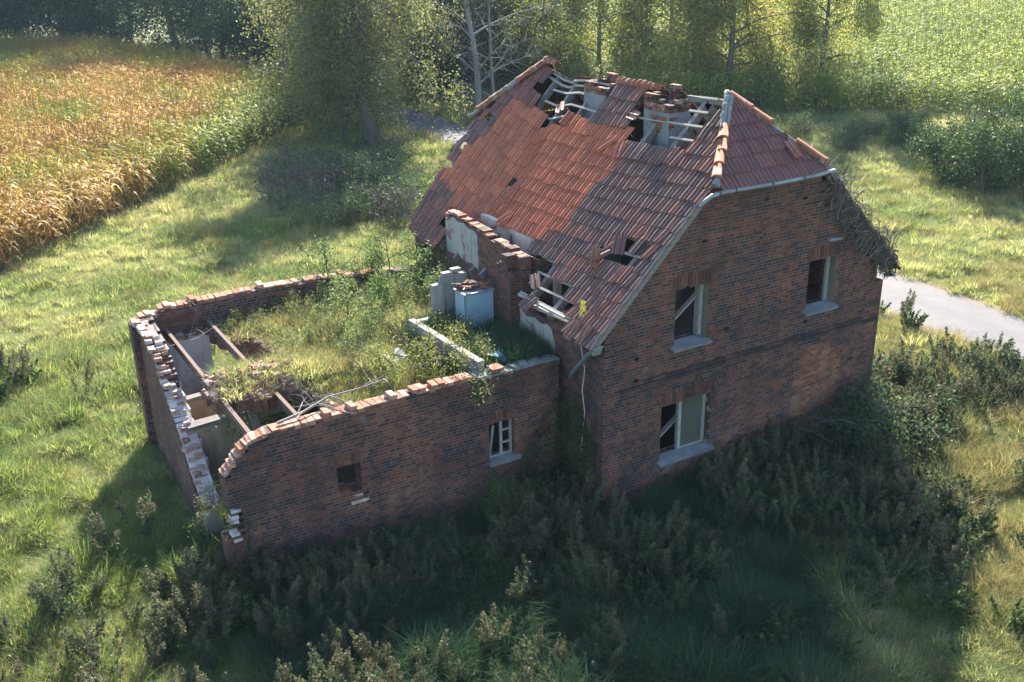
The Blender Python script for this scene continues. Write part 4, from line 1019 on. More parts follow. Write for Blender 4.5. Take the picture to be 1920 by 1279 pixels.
def scatter(name, protos, P_, rot, scl, idx, label, cat):
    me = bpy.data.meshes.new(name); n_ = len(P_)
    me.vertices.add(n_); me.vertices.foreach_set('co', np.asarray(P_, np.float32).ravel())
    for nm, ty, dat, key in (('rot', 'FLOAT_VECTOR', rot, 'vector'), ('scl', 'FLOAT', scl, 'value'), ('idx', 'INT', idx, 'value')):
        at = me.attributes.new(nm, ty, 'POINT'); at.data.foreach_set(key, np.asarray(dat, np.int32 if ty == 'INT' else np.float32).ravel())
    o = link(name, me); tag(o, label, cat, kind='stuff')
    ng = bpy.data.node_groups.new(name, 'GeometryNodeTree')
    ng.interface.new_socket('Geometry', in_out='INPUT', socket_type='NodeSocketGeometry'); ng.interface.new_socket('Geometry', in_out='OUTPUT', socket_type='NodeSocketGeometry')
    N_ = ng.nodes; gi_, go = N_.new('NodeGroupInput'), N_.new('NodeGroupOutput'); iop = N_.new('GeometryNodeInstanceOnPoints'); jn = N_.new('GeometryNodeJoinGeometry')
    for p_ in reversed(protos):
        oi = N_.new('GeometryNodeObjectInfo'); oi.inputs['Object'].default_value = p_; oi.inputs['As Instance'].default_value = True
        ng.links.new(oi.outputs['Geometry'], jn.inputs[0])
    ats = {}
    for nm, ty in (('rot', 'FLOAT_VECTOR'), ('scl', 'FLOAT'), ('idx', 'INT')):
        a = N_.new('GeometryNodeInputNamedAttribute'); a.data_type = ty; a.inputs[0].default_value = nm; ats[nm] = a.outputs['Attribute']
    e2r = N_.new('FunctionNodeEulerToRotation'); ng.links.new(ats['rot'], e2r.inputs[0])
    ng.links.new(gi_.outputs[0], iop.inputs['Points']); ng.links.new(jn.outputs[0], iop.inputs['Instance']); iop.inputs['Pick Instance'].default_value = True
    ng.links.new(ats['idx'], iop.inputs['Instance Index']); ng.links.new(e2r.outputs[0], iop.inputs['Rotation']); ng.links.new(ats['scl'], iop.inputs['Scale'])
    ng.links.new(iop.outputs[0], go.inputs[0])
    md = o.modifiers.new('scatter', 'NODES'); md.node_group = ng
    return o

g = np.random.default_rng(5)
def tuft(n_, sp, h0, h1, wd, bend, mat, seg=3): V, F = blades(g, n_, sp, h0, h1, wd, bend, seg); return np_mesh('tuft', V, F, [mat])
TUFT = [tuft(64, .18, .08, .20, .010, 1.0, 'grass'), tuft(60, .22, .07, .18, .010, 1.2, 'grass'), tuft(70, .20, .10, .26, .010, 1.0, 'grass'), tuft(60, .21, .10, .24, .011, 1.2, 'grass_lush'), tuft(70, .18, .18, .38, .012, 1.0, 'grass_lush', 4), tuft(44, .18, .16, .34, .007, .7, 'grass_dry')]
TUFT += [tuft(46, .2, .2, .42, .02, 1.0, 'shade_tinted_weed', 4), tuft(60, .2, .25, .5, .012, .9, 'shade_tinted_weed', 3)]
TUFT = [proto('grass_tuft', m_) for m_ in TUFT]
def weed_mesh(g, n_st, h, spread, leafn, seedn, lsz=.07, leafmat='weed', seedmat='weed_seed'):
    polys = []; LC = []; SC = []
    for i in range(n_st):
        az = g.uniform(0, 6.28); r_ = spread*math.sqrt(g.uniform(0, 1))*.5; hh = h*g.uniform(.65, 1.1); t = np.linspace(0, 1, 5)[:, None]
        d = np.array([math.cos(az), math.sin(az), 0])*spread*g.uniform(.3, 1.)
        P_ = np.array([[r_*math.cos(az), r_*math.sin(az), 0]])+d*t**1.6+np.array([[0, 0, hh]])*t; polys.append((P_, np.linspace(.007, .002, 5)))
        tt = g.uniform(.12, .95, leafn)[:, None]; C = P_[0]+d*tt**1.6+np.array([0, 0, hh])*tt+g.normal(0, .055*h, (leafn, 3))*np.array([1, 1, .5])*(1.25-tt); LC.append(C)
        if seedn:
            tt = (1-g.uniform(0, .42, seedn)**1.0)[:, None]; C = P_[0]+d*tt**1.6+np.array([0, 0, hh])*tt+g.normal(0, .05*h, (seedn, 3))*np.array([1, 1, .6])*(1.25-tt)*1.3; SC.append(C)
    a = tubes(polys, 3); b_ = leaves(g, np.concatenate(LC), lsz, .45); parts = [a, b_]; mi = [0]*len(a[1])+[1]*len(b_[1])
    if seedn: c = leaves(g, np.concatenate(SC), lsz*.5, .6); parts.append(c); mi += [2]*len(c[1])
    V, F = merge(*parts); return np_mesh('weed', V, F, ['weed_seed', leafmat, seedmat], mi)
WEED = [weed_mesh(g, 7, .75, .28, 60, 50), weed_mesh(g, 9, .95, .32, 60, 80), weed_mesh(g, 6, .6, .3, 80, 15), weed_mesh(g, 8, .5, .35, 70, 0, .08, 'bush_leaf'), weed_mesh(g, 6, .9, .25, 30, 110)]
WEEDP = [proto('weed_clump', m_) for m_ in WEED]

# ------------------------------------------------------------------ scattered stuff
HOUSE_POLY = [(-.05, -.05), (W+.05, -.05), (W+.05, L+.05), (.45, L+.05), (.4, YB+.35), (XL-.1, YB+.35), (XL-.1, 3.1), (-5.0, 3.1), (-5.0, YA+.2), (XL-.1, YA+.2), (XL-.1, YA-.05), (-.05, YA-.05)]
def in_poly(x, y, poly):
    r_ = np.zeros(len(x), bool)
    for i in range(len(poly)):
        (x1, y1), (x2, y2) = poly[i], poly[i-1]
        if y1 == y2: continue
        c = ((y1 > y) != (y2 > y)) & (x < (x2-x1)*(y-y1)/(y2-y1)+x1); r_ ^= c
    return r_
CORN_L = [(-7.47, 21.54), (-3.49, 25.77), (2.93, 32.99), (7.8, 39.0), (11.2, 43.6), (12.6, 47.5), (10.5, 58), (8.5, 72), (4, 84), (-6, 88), (-40, 88), (-34, 3)]
CORN_R = [(27, 31.0), (33.8, 25.9), (36.9, 23.4), (40.5, 18.0), (46, 8), (125, 20), (150, 150), (60, 170), (24, 60)]
nz = lambda x, y, s, k=0.: np.array([mnoise.noise(Vector((a*s, b_*s, k))) for a, b_ in zip(x, y)])
def cloud(n_, x0, x1, y0, y1, dens):
    x = g.uniform(x0, x1, n_); y = g.uniform(y0, y1, n_); k = in_view(x, y, -.2, 1.18, 1.25); x, y = x[k], y[k]
    d = np.hypot(x-CAM.x, y-CAM.y); k = g.uniform(0, 1, len(x)) < dens(d); x, y, d = x[k], y[k], d[k]
    k = ~in_poly(x, y, HOUSE_POLY) & (np.abs(x-(13.62+.035*y)) > 1.38+g.uniform(-.08, .18, len(x))) & ~in_poly(x, y, CORN_L) & ~in_poly(x, y, CORN_R)
    return x[k], y[k], d[k]
x, y, d = cloud(330000, -22, 42, -9, 62, lambda d: np.clip((16/np.maximum(d, 12))**1.5, .12, 1))
n1 = nz(x, y, .35); n2 = nz(x, y, .12, 5); lush = n1+g.normal(0, .25, len(x))
left = ((x < -5) & (y < 14)) | ((x < -1) & (y < 1))
idx = np.where(lush > .25, 3, np.where(lush > 0, 0, np.where(lush > -.2, 1, 2)))
left &= ~((x > -6.5) & (y < 1.3)); idx = np.where(left & (g.uniform(0, 1, len(x)) < .22), 4, idx); idx = np.where(g.uniform(0, 1, len(x)) < .10+.34*((x > 3.5) & (y < 5)), 5, idx)
rank = np.clip(1.2-np.abs(y+2.2)/6., 0, 1)*((x > -6.3) & (x < 4.2+.75*np.minimum(y, 0))); idx = np.where(g.uniform(0, 1, len(x)) < rank*.85, g.choice([6, 7, 7], len(x)), idx); n3 = nz(x, y, 1.3, 7); sc = g.uniform(.7, 1.25, len(x))*(1+.35*np.clip((d-18)/25, 0, 1.5))*(1+.35*n1)*(1+.75*n3)  # dark tufts follow the house's shadow area, its shade put into their colour
rot = np.stack([g.normal(0, .12, len(x)), g.normal(0, .12, len(x)), g.uniform(0, 6.28, len(x))], -1)
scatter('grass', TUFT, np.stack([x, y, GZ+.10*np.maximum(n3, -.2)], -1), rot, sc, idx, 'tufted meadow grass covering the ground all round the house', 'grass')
print('grass', len(x))
# rank weeds: shaded ground before the house, left corner, right of the house
x, y, d = cloud(60000, -13, 14, -9, 13, lambda d: np.ones_like(d))
n1 = nz(x, y, .45, 9)
dryspot = (np.abs(x+3.8) < 1.6) & (y < -1.9)
shade = np.clip(1.2-np.minimum(np.abs(y+1.2), 9)/3.2, 0, 1)*((x > -6) & (x < 5.5) & (y < 1.4)); lcor = ((x < -5.8) & (y < 2.6)) | ((x < -4.2) & (y < .8)); rgt = ((x-9.2)**2/6+(y-.3)**2/2.2 < 1) | ((x > 6.7) & (x < 8.0) & (y > -1.4) & (y < 4)); lft = (x < -6.5) & (y > 9.5) & (n1 > .2)
pr = .62*shade+np.where(lcor, .11, 0)+np.where(rgt, .45, 0)+np.where(lft, .12, 0)+np.where((x < -5.8) & (y > 2.6), .003, .02)
pr *= np.clip(.75+1.2*n1, .12, 1.3)
pr = np.where(dryspot, .16, pr); k = g.uniform(0, 1, len(x)) < pr*.42; x, y, n1 = x[k], y[k], n1[k]; rgt = rgt[k]; lcor = lcor[k]; lft = lft[k]
idx = g.choice(5, len(x), p=[.20, .10, .36, .28, .06]); dry2 = ((np.abs(x+3.8) < 1.7) & (y < -1.8)); idx = np.where((dry2 | lcor | lft) & (g.uniform(0, 1, len(x)) < .75), np.where(g.uniform(0, 1, len(x)) < .5, 1, 4), idx); sc = g.uniform(.55, 1.05, len(x))*(1+.4*n1)*np.where(dry2, .75, 1)
rot = np.stack([g.normal(0, .14, len(x)), g.normal(0, .14, len(x)), g.uniform(0, 6.28, len(x))], -1)
scatter('weeds', WEEDP, np.stack([x, y, np.full(len(x), GZ)], -1), rot, sc, idx, 'rank mugwort weeds filling the shaded ground before the house', 'weeds')
print('weeds', len(x))
# growth on the annex ceiling
x = g.uniform(-5.3, .3, 9000); y = g.uniform(1.62, YB-.1, 9000)
k = in_poly(x, y, SLAB); x, y = x[k], y[k]; e = np.array([edge_dist(a, b_) for a, b_ in zip(x, y)]); broke = (x < -3.8)
heap = np.exp(-((x+4.75)**2+(y-3.8)**2)/.9)
k = (g.uniform(0, 1, len(x)) < np.where(broke, np.clip(e*1.4, .0, .5), .85)*(1-heap*.6)*.6) & ~((x < -3.3) & (y < 2.4) & (g.uniform(0, 1, len(x)) < .75)); x, y = x[k], y[k]
z = np.array([slab_z(a, b_) for a, b_ in zip(x, y)])-.02; n1 = nz(x, y, .8, 3)
idx = np.where(n1 > .25, 3, np.where(n1 > 0, 0, 2)); idx = np.where(g.uniform(0, 1, len(x)) < .28, 5, idx); idx = np.where((x > -1.5) & (y < 4.2), 6+(g.uniform(0, 1, len(x)) < .5), idx)  # dark tufts in the pit by the house, shade given by colour
rot = np.stack([g.normal(0, .15, len(x)), g.normal(0, .15, len(x)), g.uniform(0, 6.28, len(x))], -1)
scatter('ceiling_grass', TUFT, np.stack([x, y, z], -1), rot, g.uniform(.6, 1.3, len(x))*(1+.5*nz(x, y, 1.7, 4)), idx, 'grass growing over the caved-in ceiling of the annex', 'grass')
# maize fields
def corn_mesh(g, h, nl, mat, droop):
    polys = [(np.stack([g.normal(0, .02, 5).cumsum()*.5, g.normal(0, .02, 5).cumsum()*.5, np.linspace(0, h, 5)], -1), np.linspace(.014, .006, 5))]
    parts = [tubes(polys, 4)]
    for i in range(nl):
        z0 = h*(.18+.75*i/nl); az = i*2.6+g.normal(0, .4); Lf = g.uniform(.5, .85)*(1-.3*abs(i/nl-.5)); w_ = g.uniform(.055, .085); sgm = 5; V = []
        for s in range(sgm+1):
            t = s/sgm; out = Lf*t*(1-.15*t); zz = z0+Lf*(.65*t-droop*t*t); ww = w_*math.sin(math.pi*min(1, .25+.75*t))**.7*(1 if t < .99 else .05); tw = az+math.pi/2+.4*t
            c = np.array([out*math.cos(az), out*math.sin(az), zz]); o_ = np.array([math.cos(tw), math.sin(tw), .15])*ww/2; V += [c-o_, c+o_]
        parts.append((np.array(V), np.array([[2*s, 2*s+1, 2*s+3, 2*s+2] for s in range(sgm)])))
    tas = [(np.array([[0, 0, h*.98], [a*.06, b_*.06, h+.14], [a*.14, b_*.14, h+.22]]), np.array([.004, .003, .002])) for a, b_ in g.normal(0, .8, (6, 2))]
    parts.append(tubes(tas, 3))
    V, F = merge(*parts); return np_mesh('maize', V, F, [mat])
CORN = [corn_mesh(g, 2.05, 11, 'corn_dry', 1.0), corn_mesh(g, 1.9, 11, 'corn_dry', 1.15), corn_mesh(g, 2.1, 11, 'corn_yel', .9), corn_mesh(g, 2.0, 12, 'corn_green', .8), corn_mesh(g, 2.15, 12, 'corn_green', .75)]
CORN = [proto('maize_plant', m_) for m_ in CORN]
def line_dist(x, y, pts):
    best = np.full(len(x), 1e9)
    for (a, b_), (c, d_) in zip(pts, pts[1:]):
        t = np.clip(((x-a)*(c-a)+(y-b_)*(d_-b_))/((c-a)**2+(d_-b_)**2), 0, 1); best = np.minimum(best, np.hypot(x-a-t*(c-a), y-b_-t*(d_-b_)))
    return best
x = g.uniform(-30, 13, 38000); y = g.uniform(4, 88, 38000); k = in_poly(x, y, CORN_L) & in_view(x, y, 1., 1.15, 1.2); x, y = x[k], y[k]
e = line_dist(x, y, CORN_L[:6]); n1 = nz(x, y, .22, 2); gr = .9*n1+1.05*np.exp(-e/3.0)*np.clip((x+2)/8, .1, 1)+g.normal(0, .24, len(x))+.05+.25*np.clip((y-58)/8, 0, 1)
idx = np.where(gr > .62, 3, np.where(gr > .26, 2, np.where(g.uniform(0, 1, len(x)) < .5, 0, 1)))
rot = np.stack([g.normal(0, .09, len(x)), g.normal(0, .09, len(x)), g.uniform(0, 6.28, len(x))], -1)
scatter('maize_field', CORN, np.stack([x, y, np.full(len(x), GZ)], -1), rot, g.uniform(.8, 1.08, len(x))*1.0, idx, 'ripe golden maize field with green edge beside the meadow', 'maize field')
print('cornL', len(x))
x = g.uniform(22, 150, 130000); y = g.uniform(0, 165, 130000); k = in_poly(x, y, CORN_R) & in_view(x, y, 1., 1.12, 1.2); x, y = x[k], y[k]
d = np.hypot(x-CAM.x, y-CAM.y); k = g.uniform(0, 1, len(x)) < np.clip(62/d, .2, 1); x, y, d = x[k], y[k], d[k]
idx = np.where(g.uniform(0, 1, len(x)) < .10, 2, np.where(g.uniform(0, 1, len(x)) < .5, 3, 4))
rot = np.stack([g.normal(0, .09, len(x)), g.normal(0, .09, len(x)), g.uniform(0, 6.28, len(x))], -1)
scatter('maize_field', CORN, np.stack([x, y, np.full(len(x), GZ)], -1), rot, g.uniform(.9, 1.12, len(x))*(1+.25*np.clip((d-60)/70, 0, 1)), idx, 'pale green maize field rising beyond the birches on the right', 'maize field')
print('cornR', len(x))

# ------------------------------------------------------------------ trees and shrubs
def tree_meshes(seed, H, Rr, zb, tr, nl, nleaf, lsz, droop, leafmat, barkmat, lean=(0, 0), sub=4, up=.6, spread=.32, stems=1):
    g = np.random.default_rng(seed); polys = []; spots = []
    for sN in range(stems):
        off = np.array([g.normal(0, .5)*(stems > 1), g.normal(0, .5)*(stems > 1), 0]); ln = np.array([lean[0]+g.normal(0, .12)*(stems > 1), lean[1]+g.normal(0, .12)*(stems > 1)])
        m_ = 9; zz = np.linspace(0, H*(.95 if sN == 0 else .8), m_); wob = g.normal(0, .012*H, (m_, 2)).cumsum(0)*.5; wob[0] = 0
        T = np.stack([off[0]+ln[0]*zz+wob[:, 0], off[1]+ln[1]*zz+wob[:, 1], zz], -1); rT = tr*(1-zz/H*.93)**.9*(1 if sN == 0 else .75); rT[0] *= 1.25; polys.append((T, rT))
        for j in range(nl//stems):
            h = lerp(zb, .95, (j+g.uniform(0, 1))/(nl//stems)) ; z = h*zz[-1]; i = min(m_-2, int(h*(m_-1))); p = T[i]+(T[i+1]-T[i])*(h*(m_-1)-i)
            prof = math.sin(math.pi*min(1, .18+.82*(h-zb)/(1-zb)*.95+.04))**.7; Lb = Rr*prof*g.uniform(.75, 1.15); az = j*2.4+g.normal(0, .5); d = np.array([math.cos(az), math.sin(az), up+g.normal(0, .15)]); d /= np.linalg.norm(d)
            B = [p]; nb = 5
            for k in range(nb): d = d+np.array([g.normal(0, .12), g.normal(0, .12), -.06-.16*droop*(k/nb)]); d /= np.linalg.norm(d); B.append(B[-1]+d*Lb/nb)
            B = np.array(B); r0 = max(.012, rT[i]*.42); polys.append((B, np.linspace(r0, .008, nb+1)))
            for q in range(sub):
                k = g.integers(1, nb+1); p2 = B[k]; d2 = (B[k]-B[k-1]); d2 /= np.linalg.norm(d2)+1e-9; d2 = d2+g.normal(0, .65, 3); d2 /= np.linalg.norm(d2); C = [p2]; L2 = Lb*g.uniform(.25, .5)
                for w_ in range(3): d2 = d2+np.array([0, 0, -.22*droop])+g.normal(0, .15, 3); d2 /= np.linalg.norm(d2); C.append(C[-1]+d2*L2/3)
                C = np.array(C); polys.append((C, np.linspace(max(.008, r0*.35), .004, 4)))
                for w_ in range(1, 4): spots.append(C[w_])
            for k in range(2, nb+1): spots.append(B[k])
    tm = np_mesh('trunk', *tubes(polys, 5), [barkmat])
    if nleaf <= 0: return tm, None
    spots = np.array(spots); per = g.dirichlet(np.ones(len(spots))*.55)*nleaf; cen = np.repeat(spots, np.maximum(1, per.astype(int)), 0); n_ = len(cen)
    hang = g.uniform(0, 1, n_)**1.6*droop*1.25
    cen = cen+g.normal(0, spread, (n_, 3)); cen[:, 2] -= hang; cen[:, 2] = np.maximum(cen[:, 2], .08)
    V, F = leaves(g, cen, lsz, .55, 0., .5*droop); return tm, np_mesh('crown', V, F, [leafmat])
TP = {
 'birch_a': tree_meshes(1, 13., 4.0, .16, .19, 30, 32000, .15, 1.0, 'birch_leaf', 'bark', (.02, .01)),
 'birch_b': tree_meshes(2, 14., 4.4, .14, .17, 32, 32000, .15, 1.1, 'birch_leaf', 'birch_bark', (-.03, .02)),
 'birch_c': tree_meshes(3, 11., 3.6, .10, .14, 30, 28000, .145, 1.2, 'birch_leaf', 'birch_bark', (.05, -.02), 5, .5, .35, 2),
 'willow_a': tree_meshes(4, 13., 4.2, .20, .22, 34, 36000, .13, 1.3, 'willow_leaf', 'bark', (-.10, .0)),
 'willow_b': tree_meshes(5, 12., 4.0, .14, .18, 32, 32000, .13, 1.4, 'willow_leaf', 'bark', (-.05, -.04)),
 'dark_a': tree_meshes(6, 15., 5.0, .04, .28, 40, 30000, .17, .35, 'dark_leaf', 'bark', (0, 0), 5, .55, .5),
 'dark_b': tree_meshes(7, 12., 4.4, .02, .22, 40, 28000, .16, .3, 'dark_leaf', 'bark', (.04, 0), 5, .4, .5, 2),
 'dark_c': tree_meshes(8, 14., 4.4, .16, .26, 30, 22000, .16, .4, 'dark_leaf', 'bark', (-.12, 0), 4, .6, .45),
 'dead_a': tree_meshes(9, 13., 4.2, .08, .20, 17, 0, .1, .5, 'birch_leaf', 'birch_bark', (-.08, 0), 12, .95),
 'dead_b': tree_meshes(10, 11., 3.8, .06, .12, 14, 0, .1, .8, 'birch_leaf', 'bark_pale', (.05, .03), 12, .8),
 'bush_a': tree_meshes(11, 2.6, 1.7, .02, .06, 34, 13000, .085, .3, 'bush_leaf', 'bark', (0, 0), 4, .7, .16, 4),
 'bush_b': tree_meshes(12, 2.2, 1.6, .02, .05, 30, 11000, .085, .4, 'bush_leaf', 'bark', (0, 0), 4, .6, .16, 5),
 'elder': tree_meshes(13, 1.45, .75, .04, .03, 26, 5200, .062, .4, 'elder_leaf', 'bark', (0, 0), 3, .9, .10, 4),
 'gold': tree_meshes(14, .95, .75, .03, .02, 24, 3600, .05, .4, 'gold_leaf', 'bark', (0, 0), 3, .7, .09, 5),
 'scrub': tree_meshes(15, 1.3, 1.3, .02, .03, 30, 4200, .08, .3, 'weed', 'bark', (0, 0), 4, .6, .14, 6),
 'twiggy': tree_meshes(16, 1.5, 1.0, .02, .02, 30, 900, .06, .2, 'ivy_dead', 'ivy_dead', (0, 0), 6, 1.0, .10, 6),
}
def plant(name, kind, x, y, label, cat, s=1., rz=None, group=None, z=GZ, sz=1.):
    o = bpy.data.objects.new(name, None); COL.objects.link(o); o.location = (x, y, z); o.scale = (s, s, s*sz); o.rotation_euler = (0, 0, R.uniform(0, 6.28) if rz is None else rz); o.empty_display_size = .3
    tag(o, label, cat, group); tm, cm = TP[kind]
    local('trunk' if cat == 'tree' else 'stem', tm, o)
    if cm: local('crown' if cat == 'tree' else 'foliage', cm, o)
    return o
GB = 'birches in front of the green maize field'
plant('birch_tree', 'birch_a', 31.1, 31.1, 'birch with thick dark trunk rising straight behind the front hip peak', 'tree', 1.05, 0, GB)
plant('birch_tree', 'birch_b', 33.2, 38.6, 'pale stemmed birch seen behind the right chimney', 'tree', 1., 1.1, GB)
plant('birch_tree', 'birch_c', 32.4, 34.8, 'slender birch standing between the thick trunk and the right chimney', 'tree', 1., 2.2, GB)
plant('birch_tree', 'birch_b', 29.4, 41.5, 'birch with white forked stem above the left chimney', 'tree', 1., 3.5, GB)
plant('birch_tree', 'birch_a', 34.5, 27.8, 'birch whose low branches hang in front of the maize edge on the right', 'tree', .85, 4.4, GB)
plant('birch_tree', 'birch_c', 27.0, 44.5, 'yellowing birch beside the far end of the ridge', 'tree', .95, 5.2, GB)
plant('birch_tree', 'birch_c', 36.5, 33.5, 'birch at the back of the group against the pale field', 'tree', 1., .6, GB)
GW = 'olive drooping trees beside the golden maize'
plant('drooping_tree', 'willow_a', 9.95, 32.2, 'drooping olive tree with two thirds bare dark leaning trunk nearest the house', 'tree', 1., 0., GW)
plant('drooping_tree', 'willow_b', 9.3, 34.4, 'drooping tree with thin leaning trunk next to the maize edge', 'tree', 1., .4, GW)
plant('drooping_tree', 'willow_a', 13.5, 41.5, 'tall drooping tree standing left of the shaded road', 'tree', 1.05, 2.2, GW)
plant('drooping_tree', 'willow_b', 15.9, 46.0, 'drooping tree behind the road bend with grey green crown', 'tree', 1.05, 4.0, GW)
plant('drooping_tree', 'willow_b', 11.4, 38.4, 'low hanging crown over the green corner of the golden maize', 'tree', .9, 5.1, GW)
plant('dead_tree', 'dead_a', 18.5, 37.4, 'bare dead birch with white peeling trunk left of the roof', 'tree', 1., 0.2)
plant('dead_tree', 'dead_b', 19.4, 37.0, 'thinner leafless grey stem twisting beside the dead white birch', 'tree', 1., 1.9)
plant('dead_tree', 'dead_b', 17.4, 35.6, 'low broken leafless tree spreading pale branches over the road', 'tree', .42, 3.3)
GD = 'dark trees along the far edge of the field'
far = [(2.0, 93, 'dark_b', 1.75, 'broad dark tree in the top left corner of the picture'), (5.6, 91, 'dark_b', 1.7, 'dark bushy tree right of the corner tree at the far field edge'), (9.2, 89, 'dark_b', 1.6, 'dense dark tree rounded to the ground at the far end of the golden maize'),
       (11.0, 92, 'dark_c', 1.1, 'dark tree with bare trunk beside the sunlit clearing'), (12.0, 76, 'dark_c', 1.15, 'leaning dark trunk standing alone before the bright clearing'), (14.4, 72, 'dark_b', 1.1, 'dark tree just right of the leaning trunk'),
       (15.4, 67, 'dark_b', 1.05, 'ivy clad dark tree above the green maize corner'), (15.8, 61, 'dark_b', 1.0, 'dark tree rising behind the drooping olive trees'), (17.5, 55, 'dark_a', .9, 'shaded tree filling the gap behind the drooping trees'), (20.5, 49, 'dark_b', .85, 'dark tree behind the dead birch'),
       (24.5, 50, 'dark_a', .95, 'dark green tree between dead birch and ridge'), (29.5, 54, 'dark_b', 1., 'dark tree showing through the leaves above the far ridge end'), (22.2, 44, 'dark_b', .7, 'shaded bushy tree beside the road behind the dead birch'), (33.5, 56, 'dark_a', 1., 'dark tree mostly hidden behind the birches'),
       (17.5, 88, 'dark_a', 1.1, 'distant dark tree behind the clearing'), (23., 76, 'dark_a', 1.2, 'distant tree in the shaded wood behind the drooping trees'), (28., 68, 'dark_a', 1.2, 'distant tree in the wood left of the ridge'), (-2.5, 95, 'dark_b', 1.8, 'dark tree cut off by the left picture edge'), (21., 62, 'dark_a', 1., 'tree in the shaded wood above the road bend'), (26., 58, 'dark_b', 1., 'tree in the shaded wood above the dead birch crown'),
       (36., 64, 'dark_a', 1.2, 'far tree behind the birches at the top middle'), (8., 101, 'dark_a', 1.2, 'tall dark tree furthest away behind the golden maize')]
for (x, y, kd, s, lb) in far: plant('dark_tree', kd, x, y, lb, 'tree', s, None, GD)
GR = 'round green bushes right of the house'
plant('round_bush', 'bush_a', 25.9, 11.6, 'large round green bush standing on the lawn beyond the road', 'bush', 1.2, 0, GR)
plant('round_bush', 'bush_b', 27.3, 11.0, 'wide green bush joined to the right of the large round bush', 'bush', 1.1, 1, GR)
plant('round_bush', 'bush_a', 29.6, 11.2, 'green bush cut by the right picture edge', 'bush', 1.45, 2, GR)
plant('round_bush', 'bush_b', 30.6, 18.2, 'small dark round bush under the maize edge', 'bush', .75, 3, GR)
plant('round_bush', 'bush_a', 27.2, 13.4, 'bush behind the large round bush', 'bush', .85, 5, GR)
GS = 'low scrub on the bank below the maize'
for x, y, s, lb in ((29., 20.4, .8, 'low brownish scrub behind the front hip under the birch branches'), (30.6, 20., .7, 'low scrub left of the small dark round bush'), (28.2, 22.6, .8, 'low scrub right beside the roof hip ridge tiles'), (32.6, 20.8, .7, 'low scrub at the foot of the maize edge'), (27.2, 19.0, .6, 'small scrub clump on the lawn behind the hip gutter end')): plant('scrub_bush', 'scrub', x, y, lb, 'bush', s, None, GS)
GM = 'scrub in the meadow behind the annex'
for x, y, s, kd, lb in ((2.3, 23.6, 1.3, 'twiggy', 'large bare brown bush alone in the meadow by the maize'), (3.9, 23.5, 1.2, 'twiggy', 'bare brown bush right of the large bare one'), (6.0, 25.8, 1.2, 'scrub', 'dark scrub under the leaning trunks'), (4.7, 28., 1.0, 'twiggy', 'bare scrub close to the maize edge'), (3.5, 20.9, .9, 'scrub', 'low green scrub in the tree shadow on the meadow'),
                       (5.8, 21.2, 1.1, 'scrub', 'green scrub left of the tiled back corner of the roof'), (7.9, 26.9, 1.0, 'scrub', 'scrub at the foot of the nearest leaning trunk'), (5.4, 19.2, 1.0, 'twiggy', 'bare grey scrub just left of the roof edge'), (9.2, 29.0, 1.0, 'twiggy', 'bare scrub in shade beside the road'), (6.4, 23.4, 1.1, 'scrub', 'dark green scrub in the middle of the shaded meadow')): plant('meadow_bush', kd, x, y, lb, 'bush', s, None, GM)
GA_ = 'bushes growing on the annex'
for x, y, z, s, kd, lb in ((-.75, 5.6, 1.9, .85, 'elder', 'tall pale green bush growing against the house wall beside the tank'), (-1.2, 6.4, 1.9, .6, 'elder', 'pale green bush at the back wall of the annex near the house'), (-1.75, 4.6, 1.9, .62, 'elder', 'leafy green bush behind the end of the low concrete wall'), (-2.2, 2.7, 1.95, .85, 'gold', 'yellow green bush in front of the low concrete wall'),
                           (-1.75, 2.0, 2.0, .8, 'gold', 'yellowing bush hiding the middle of the low concrete wall'), (-2.5, 5.9, 1.9, .6, 'gold', 'yellow flowering weeds by the annex back wall'), (-3.1, 6.7, 1.9, .6, 'gold', 'yellow green clump in the left back of the overgrown ceiling'), (-1.25, 3.2, 2.05, .7, 'gold', 'thin yellow leaved shrub leaning over the low wall top'), (-2.9, 5.0, 1.9, .45, 'elder', 'low green bush in the middle of the annex ceiling'),
                           (-3.5, 5.7, 1.9, .45, 'gold', 'low yellowish bush near the hole in the annex ceiling'), (-3.9, 6.75, 1.9, .45, 'gold', 'small bush at the annex back wall beside the rail beam'), (-2.0, 7.0, 1.9, .5, 'elder', 'green bush leaning on the annex back wall'),
                           (-.2, 6.9, 1.95, 1.0, 'bush_b' if False else 'elder', 'green bush squeezed in the corner of annex back wall and house'), (-4.95, 2.8, .7, .75, 'elder', 'vine leaves climbing out of the dark hole behind the front wall'), (-5.95, 1.95, .75, .55, 'gold', 'yellow green vine spilling over the broken left corner of the annex'), (-4.3, 2.35, 1.1, .7, 'elder', 'leafy green climber under the rail beam in the hole')): plant('annex_bush', kd, x, y, lb, 'bush', s, None, GA_, z)
GF = 'tall weeds around the house foot'
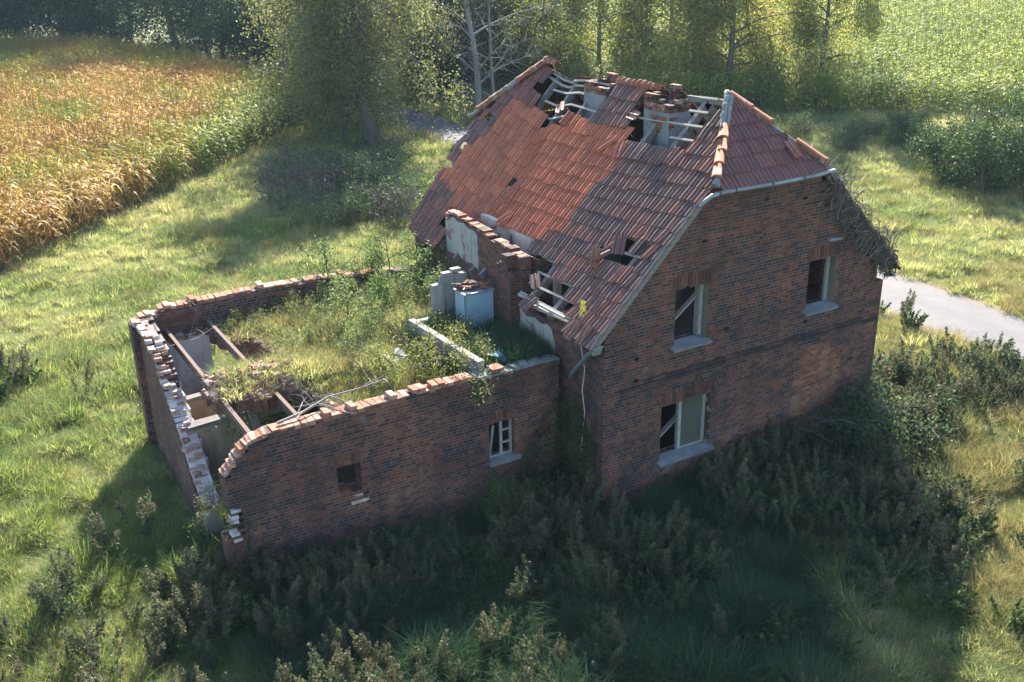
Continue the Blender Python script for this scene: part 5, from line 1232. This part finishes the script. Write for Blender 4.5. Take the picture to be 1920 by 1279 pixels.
fl = [(-7.1, 3.6, 1.25, 4, 'brown seeded mugwort clump at the edge of the annex shadow'), (-7.7, 3.3, 1.1, 4, 'brown weed clump left of the annex shadow edge'), (-6.9, 1.2, 1.2, 1, 'dry mugwort left of the broken annex corner'), (-6.6, .5, 1.2, 4, 'brown tipped weed below the annex corner'), (-8.6, 2.2, 1.1, 1, 'grey green weed at the left picture edge'), (-8.4, .9, 1.1, 1, 'grey weed in the bottom left corner'), (-7.4, .3, 1.1, 1, 'brown weed near the bottom left'),
      (-4.5, -2.25, .95, 4, 'sunlit pale weed at the bottom middle edge'), (-3.4, -2.05, 1.0, 4, 'tall sunlit weed rising from the dark shade at the bottom'), (8.6, .9, 1.3, 1, 'tall grey weed near the right house corner'), (9.9, .4, 1.3, 4, 'tall seeded weed between house and road'), (10.4, -.2, 1.2, 1, 'tall weed close to the road'), (7.6, -.6, 1.3, 0, 'tall green weed in front of the right house corner'), (7.4, .6, 1.4, 4, 'thin tall weed beside the right house corner'), (9.2, -.9, 1.1, 4, 'tan weed on the sunny right lawn')]
for x, y, s, k, lb in fl:
    o = link('mugwort_plant', WEED[k]); o.location = (x, y, GZ); o.scale = (s, s, s); o.rotation_euler = (0, 0, R.uniform(0, 6)); tag(o, lb, 'plant', GF)
# dark bush at the right house corner, ivy in the inner corner
plant('corner_bush', 'scrub', 6.5, -.45, 'dark green bush against the right end of the gable wall', 'bush', 1.0, 0.4)
plant('corner_bush', 'scrub', 5.8, -.7, 'low dark bush in the shade along the gable foot', 'bush', .8, 1.4)
plant('wall_bush', 'bush_b', -1.35, .85, 'green bush growing up to the sash window of the annex', 'bush', .42, 0.4)
t_ = thing('ivy', 'dark ivy climbing the inner corner between annex and house', 'ivy', (-.03, 1.2, 0))
lf = MB(); r5 = random.Random(33); st_ = MB()
for i in range(2300):
    if r5.random() < .55: y = lerp(.15, 1.26, r5.random()); zt = 1.9-1.3*abs(y-.75); z = r5.uniform(-.3, max(.2, zt)); c = Vector((-.03-r5.uniform(0, .09), y, z))
    else: x = -r5.random()**1.6*1.0; z = r5.uniform(-.3, 1.9+1.4*x); c = Vector((x, YA-.03-r5.uniform(0, .10), z))
    a = Vector((r5.gauss(0, 1), r5.gauss(0, 1), r5.gauss(0, 1))).normalized(); b2 = a.orthogonal().normalized(); q = r5.uniform(.02, .042)
    lf.add([c-a*q, c+b2*q*.7, c+a*q, c-b2*q*.7], [(0, 1, 2, 3)])
lf.obj('leaves', 'dark_leaf', t_)
for i in range(10):
    y = r5.uniform(.3, 1.2); p = Vector((-.02, y, -.3)); pts = [p.copy()]
    for k in range(6): p = p+Vector((0, r5.uniform(-.1, .1), .3)); pts.append(p.copy())
    st_.tube(pts, .008, 4)
st_.obj('stem', 'bark', t_)

# ------------------------------------------------------------------ thin autumn haze
b = MB(); b.box((40, 60, 11.5), (300, 300, 26)); 
hz = NT('haze'); pv = hz.n("VolumePrincipled"); pv.inputs['Color'].default_value = (.60, .80, 1., 1); pv.inputs['Density'].default_value = .0003; pv.inputs['Anisotropy'].default_value = .0
hz.t.links.new(pv.outputs[0], hz.out.inputs['Volume']); M['haze'] = hz.m
tag(b.obj('haze', 'haze'), 'thin bluish autumn haze over the whole meadow', 'haze', kind='stuff')
S.cycles.volume_bounces = 0
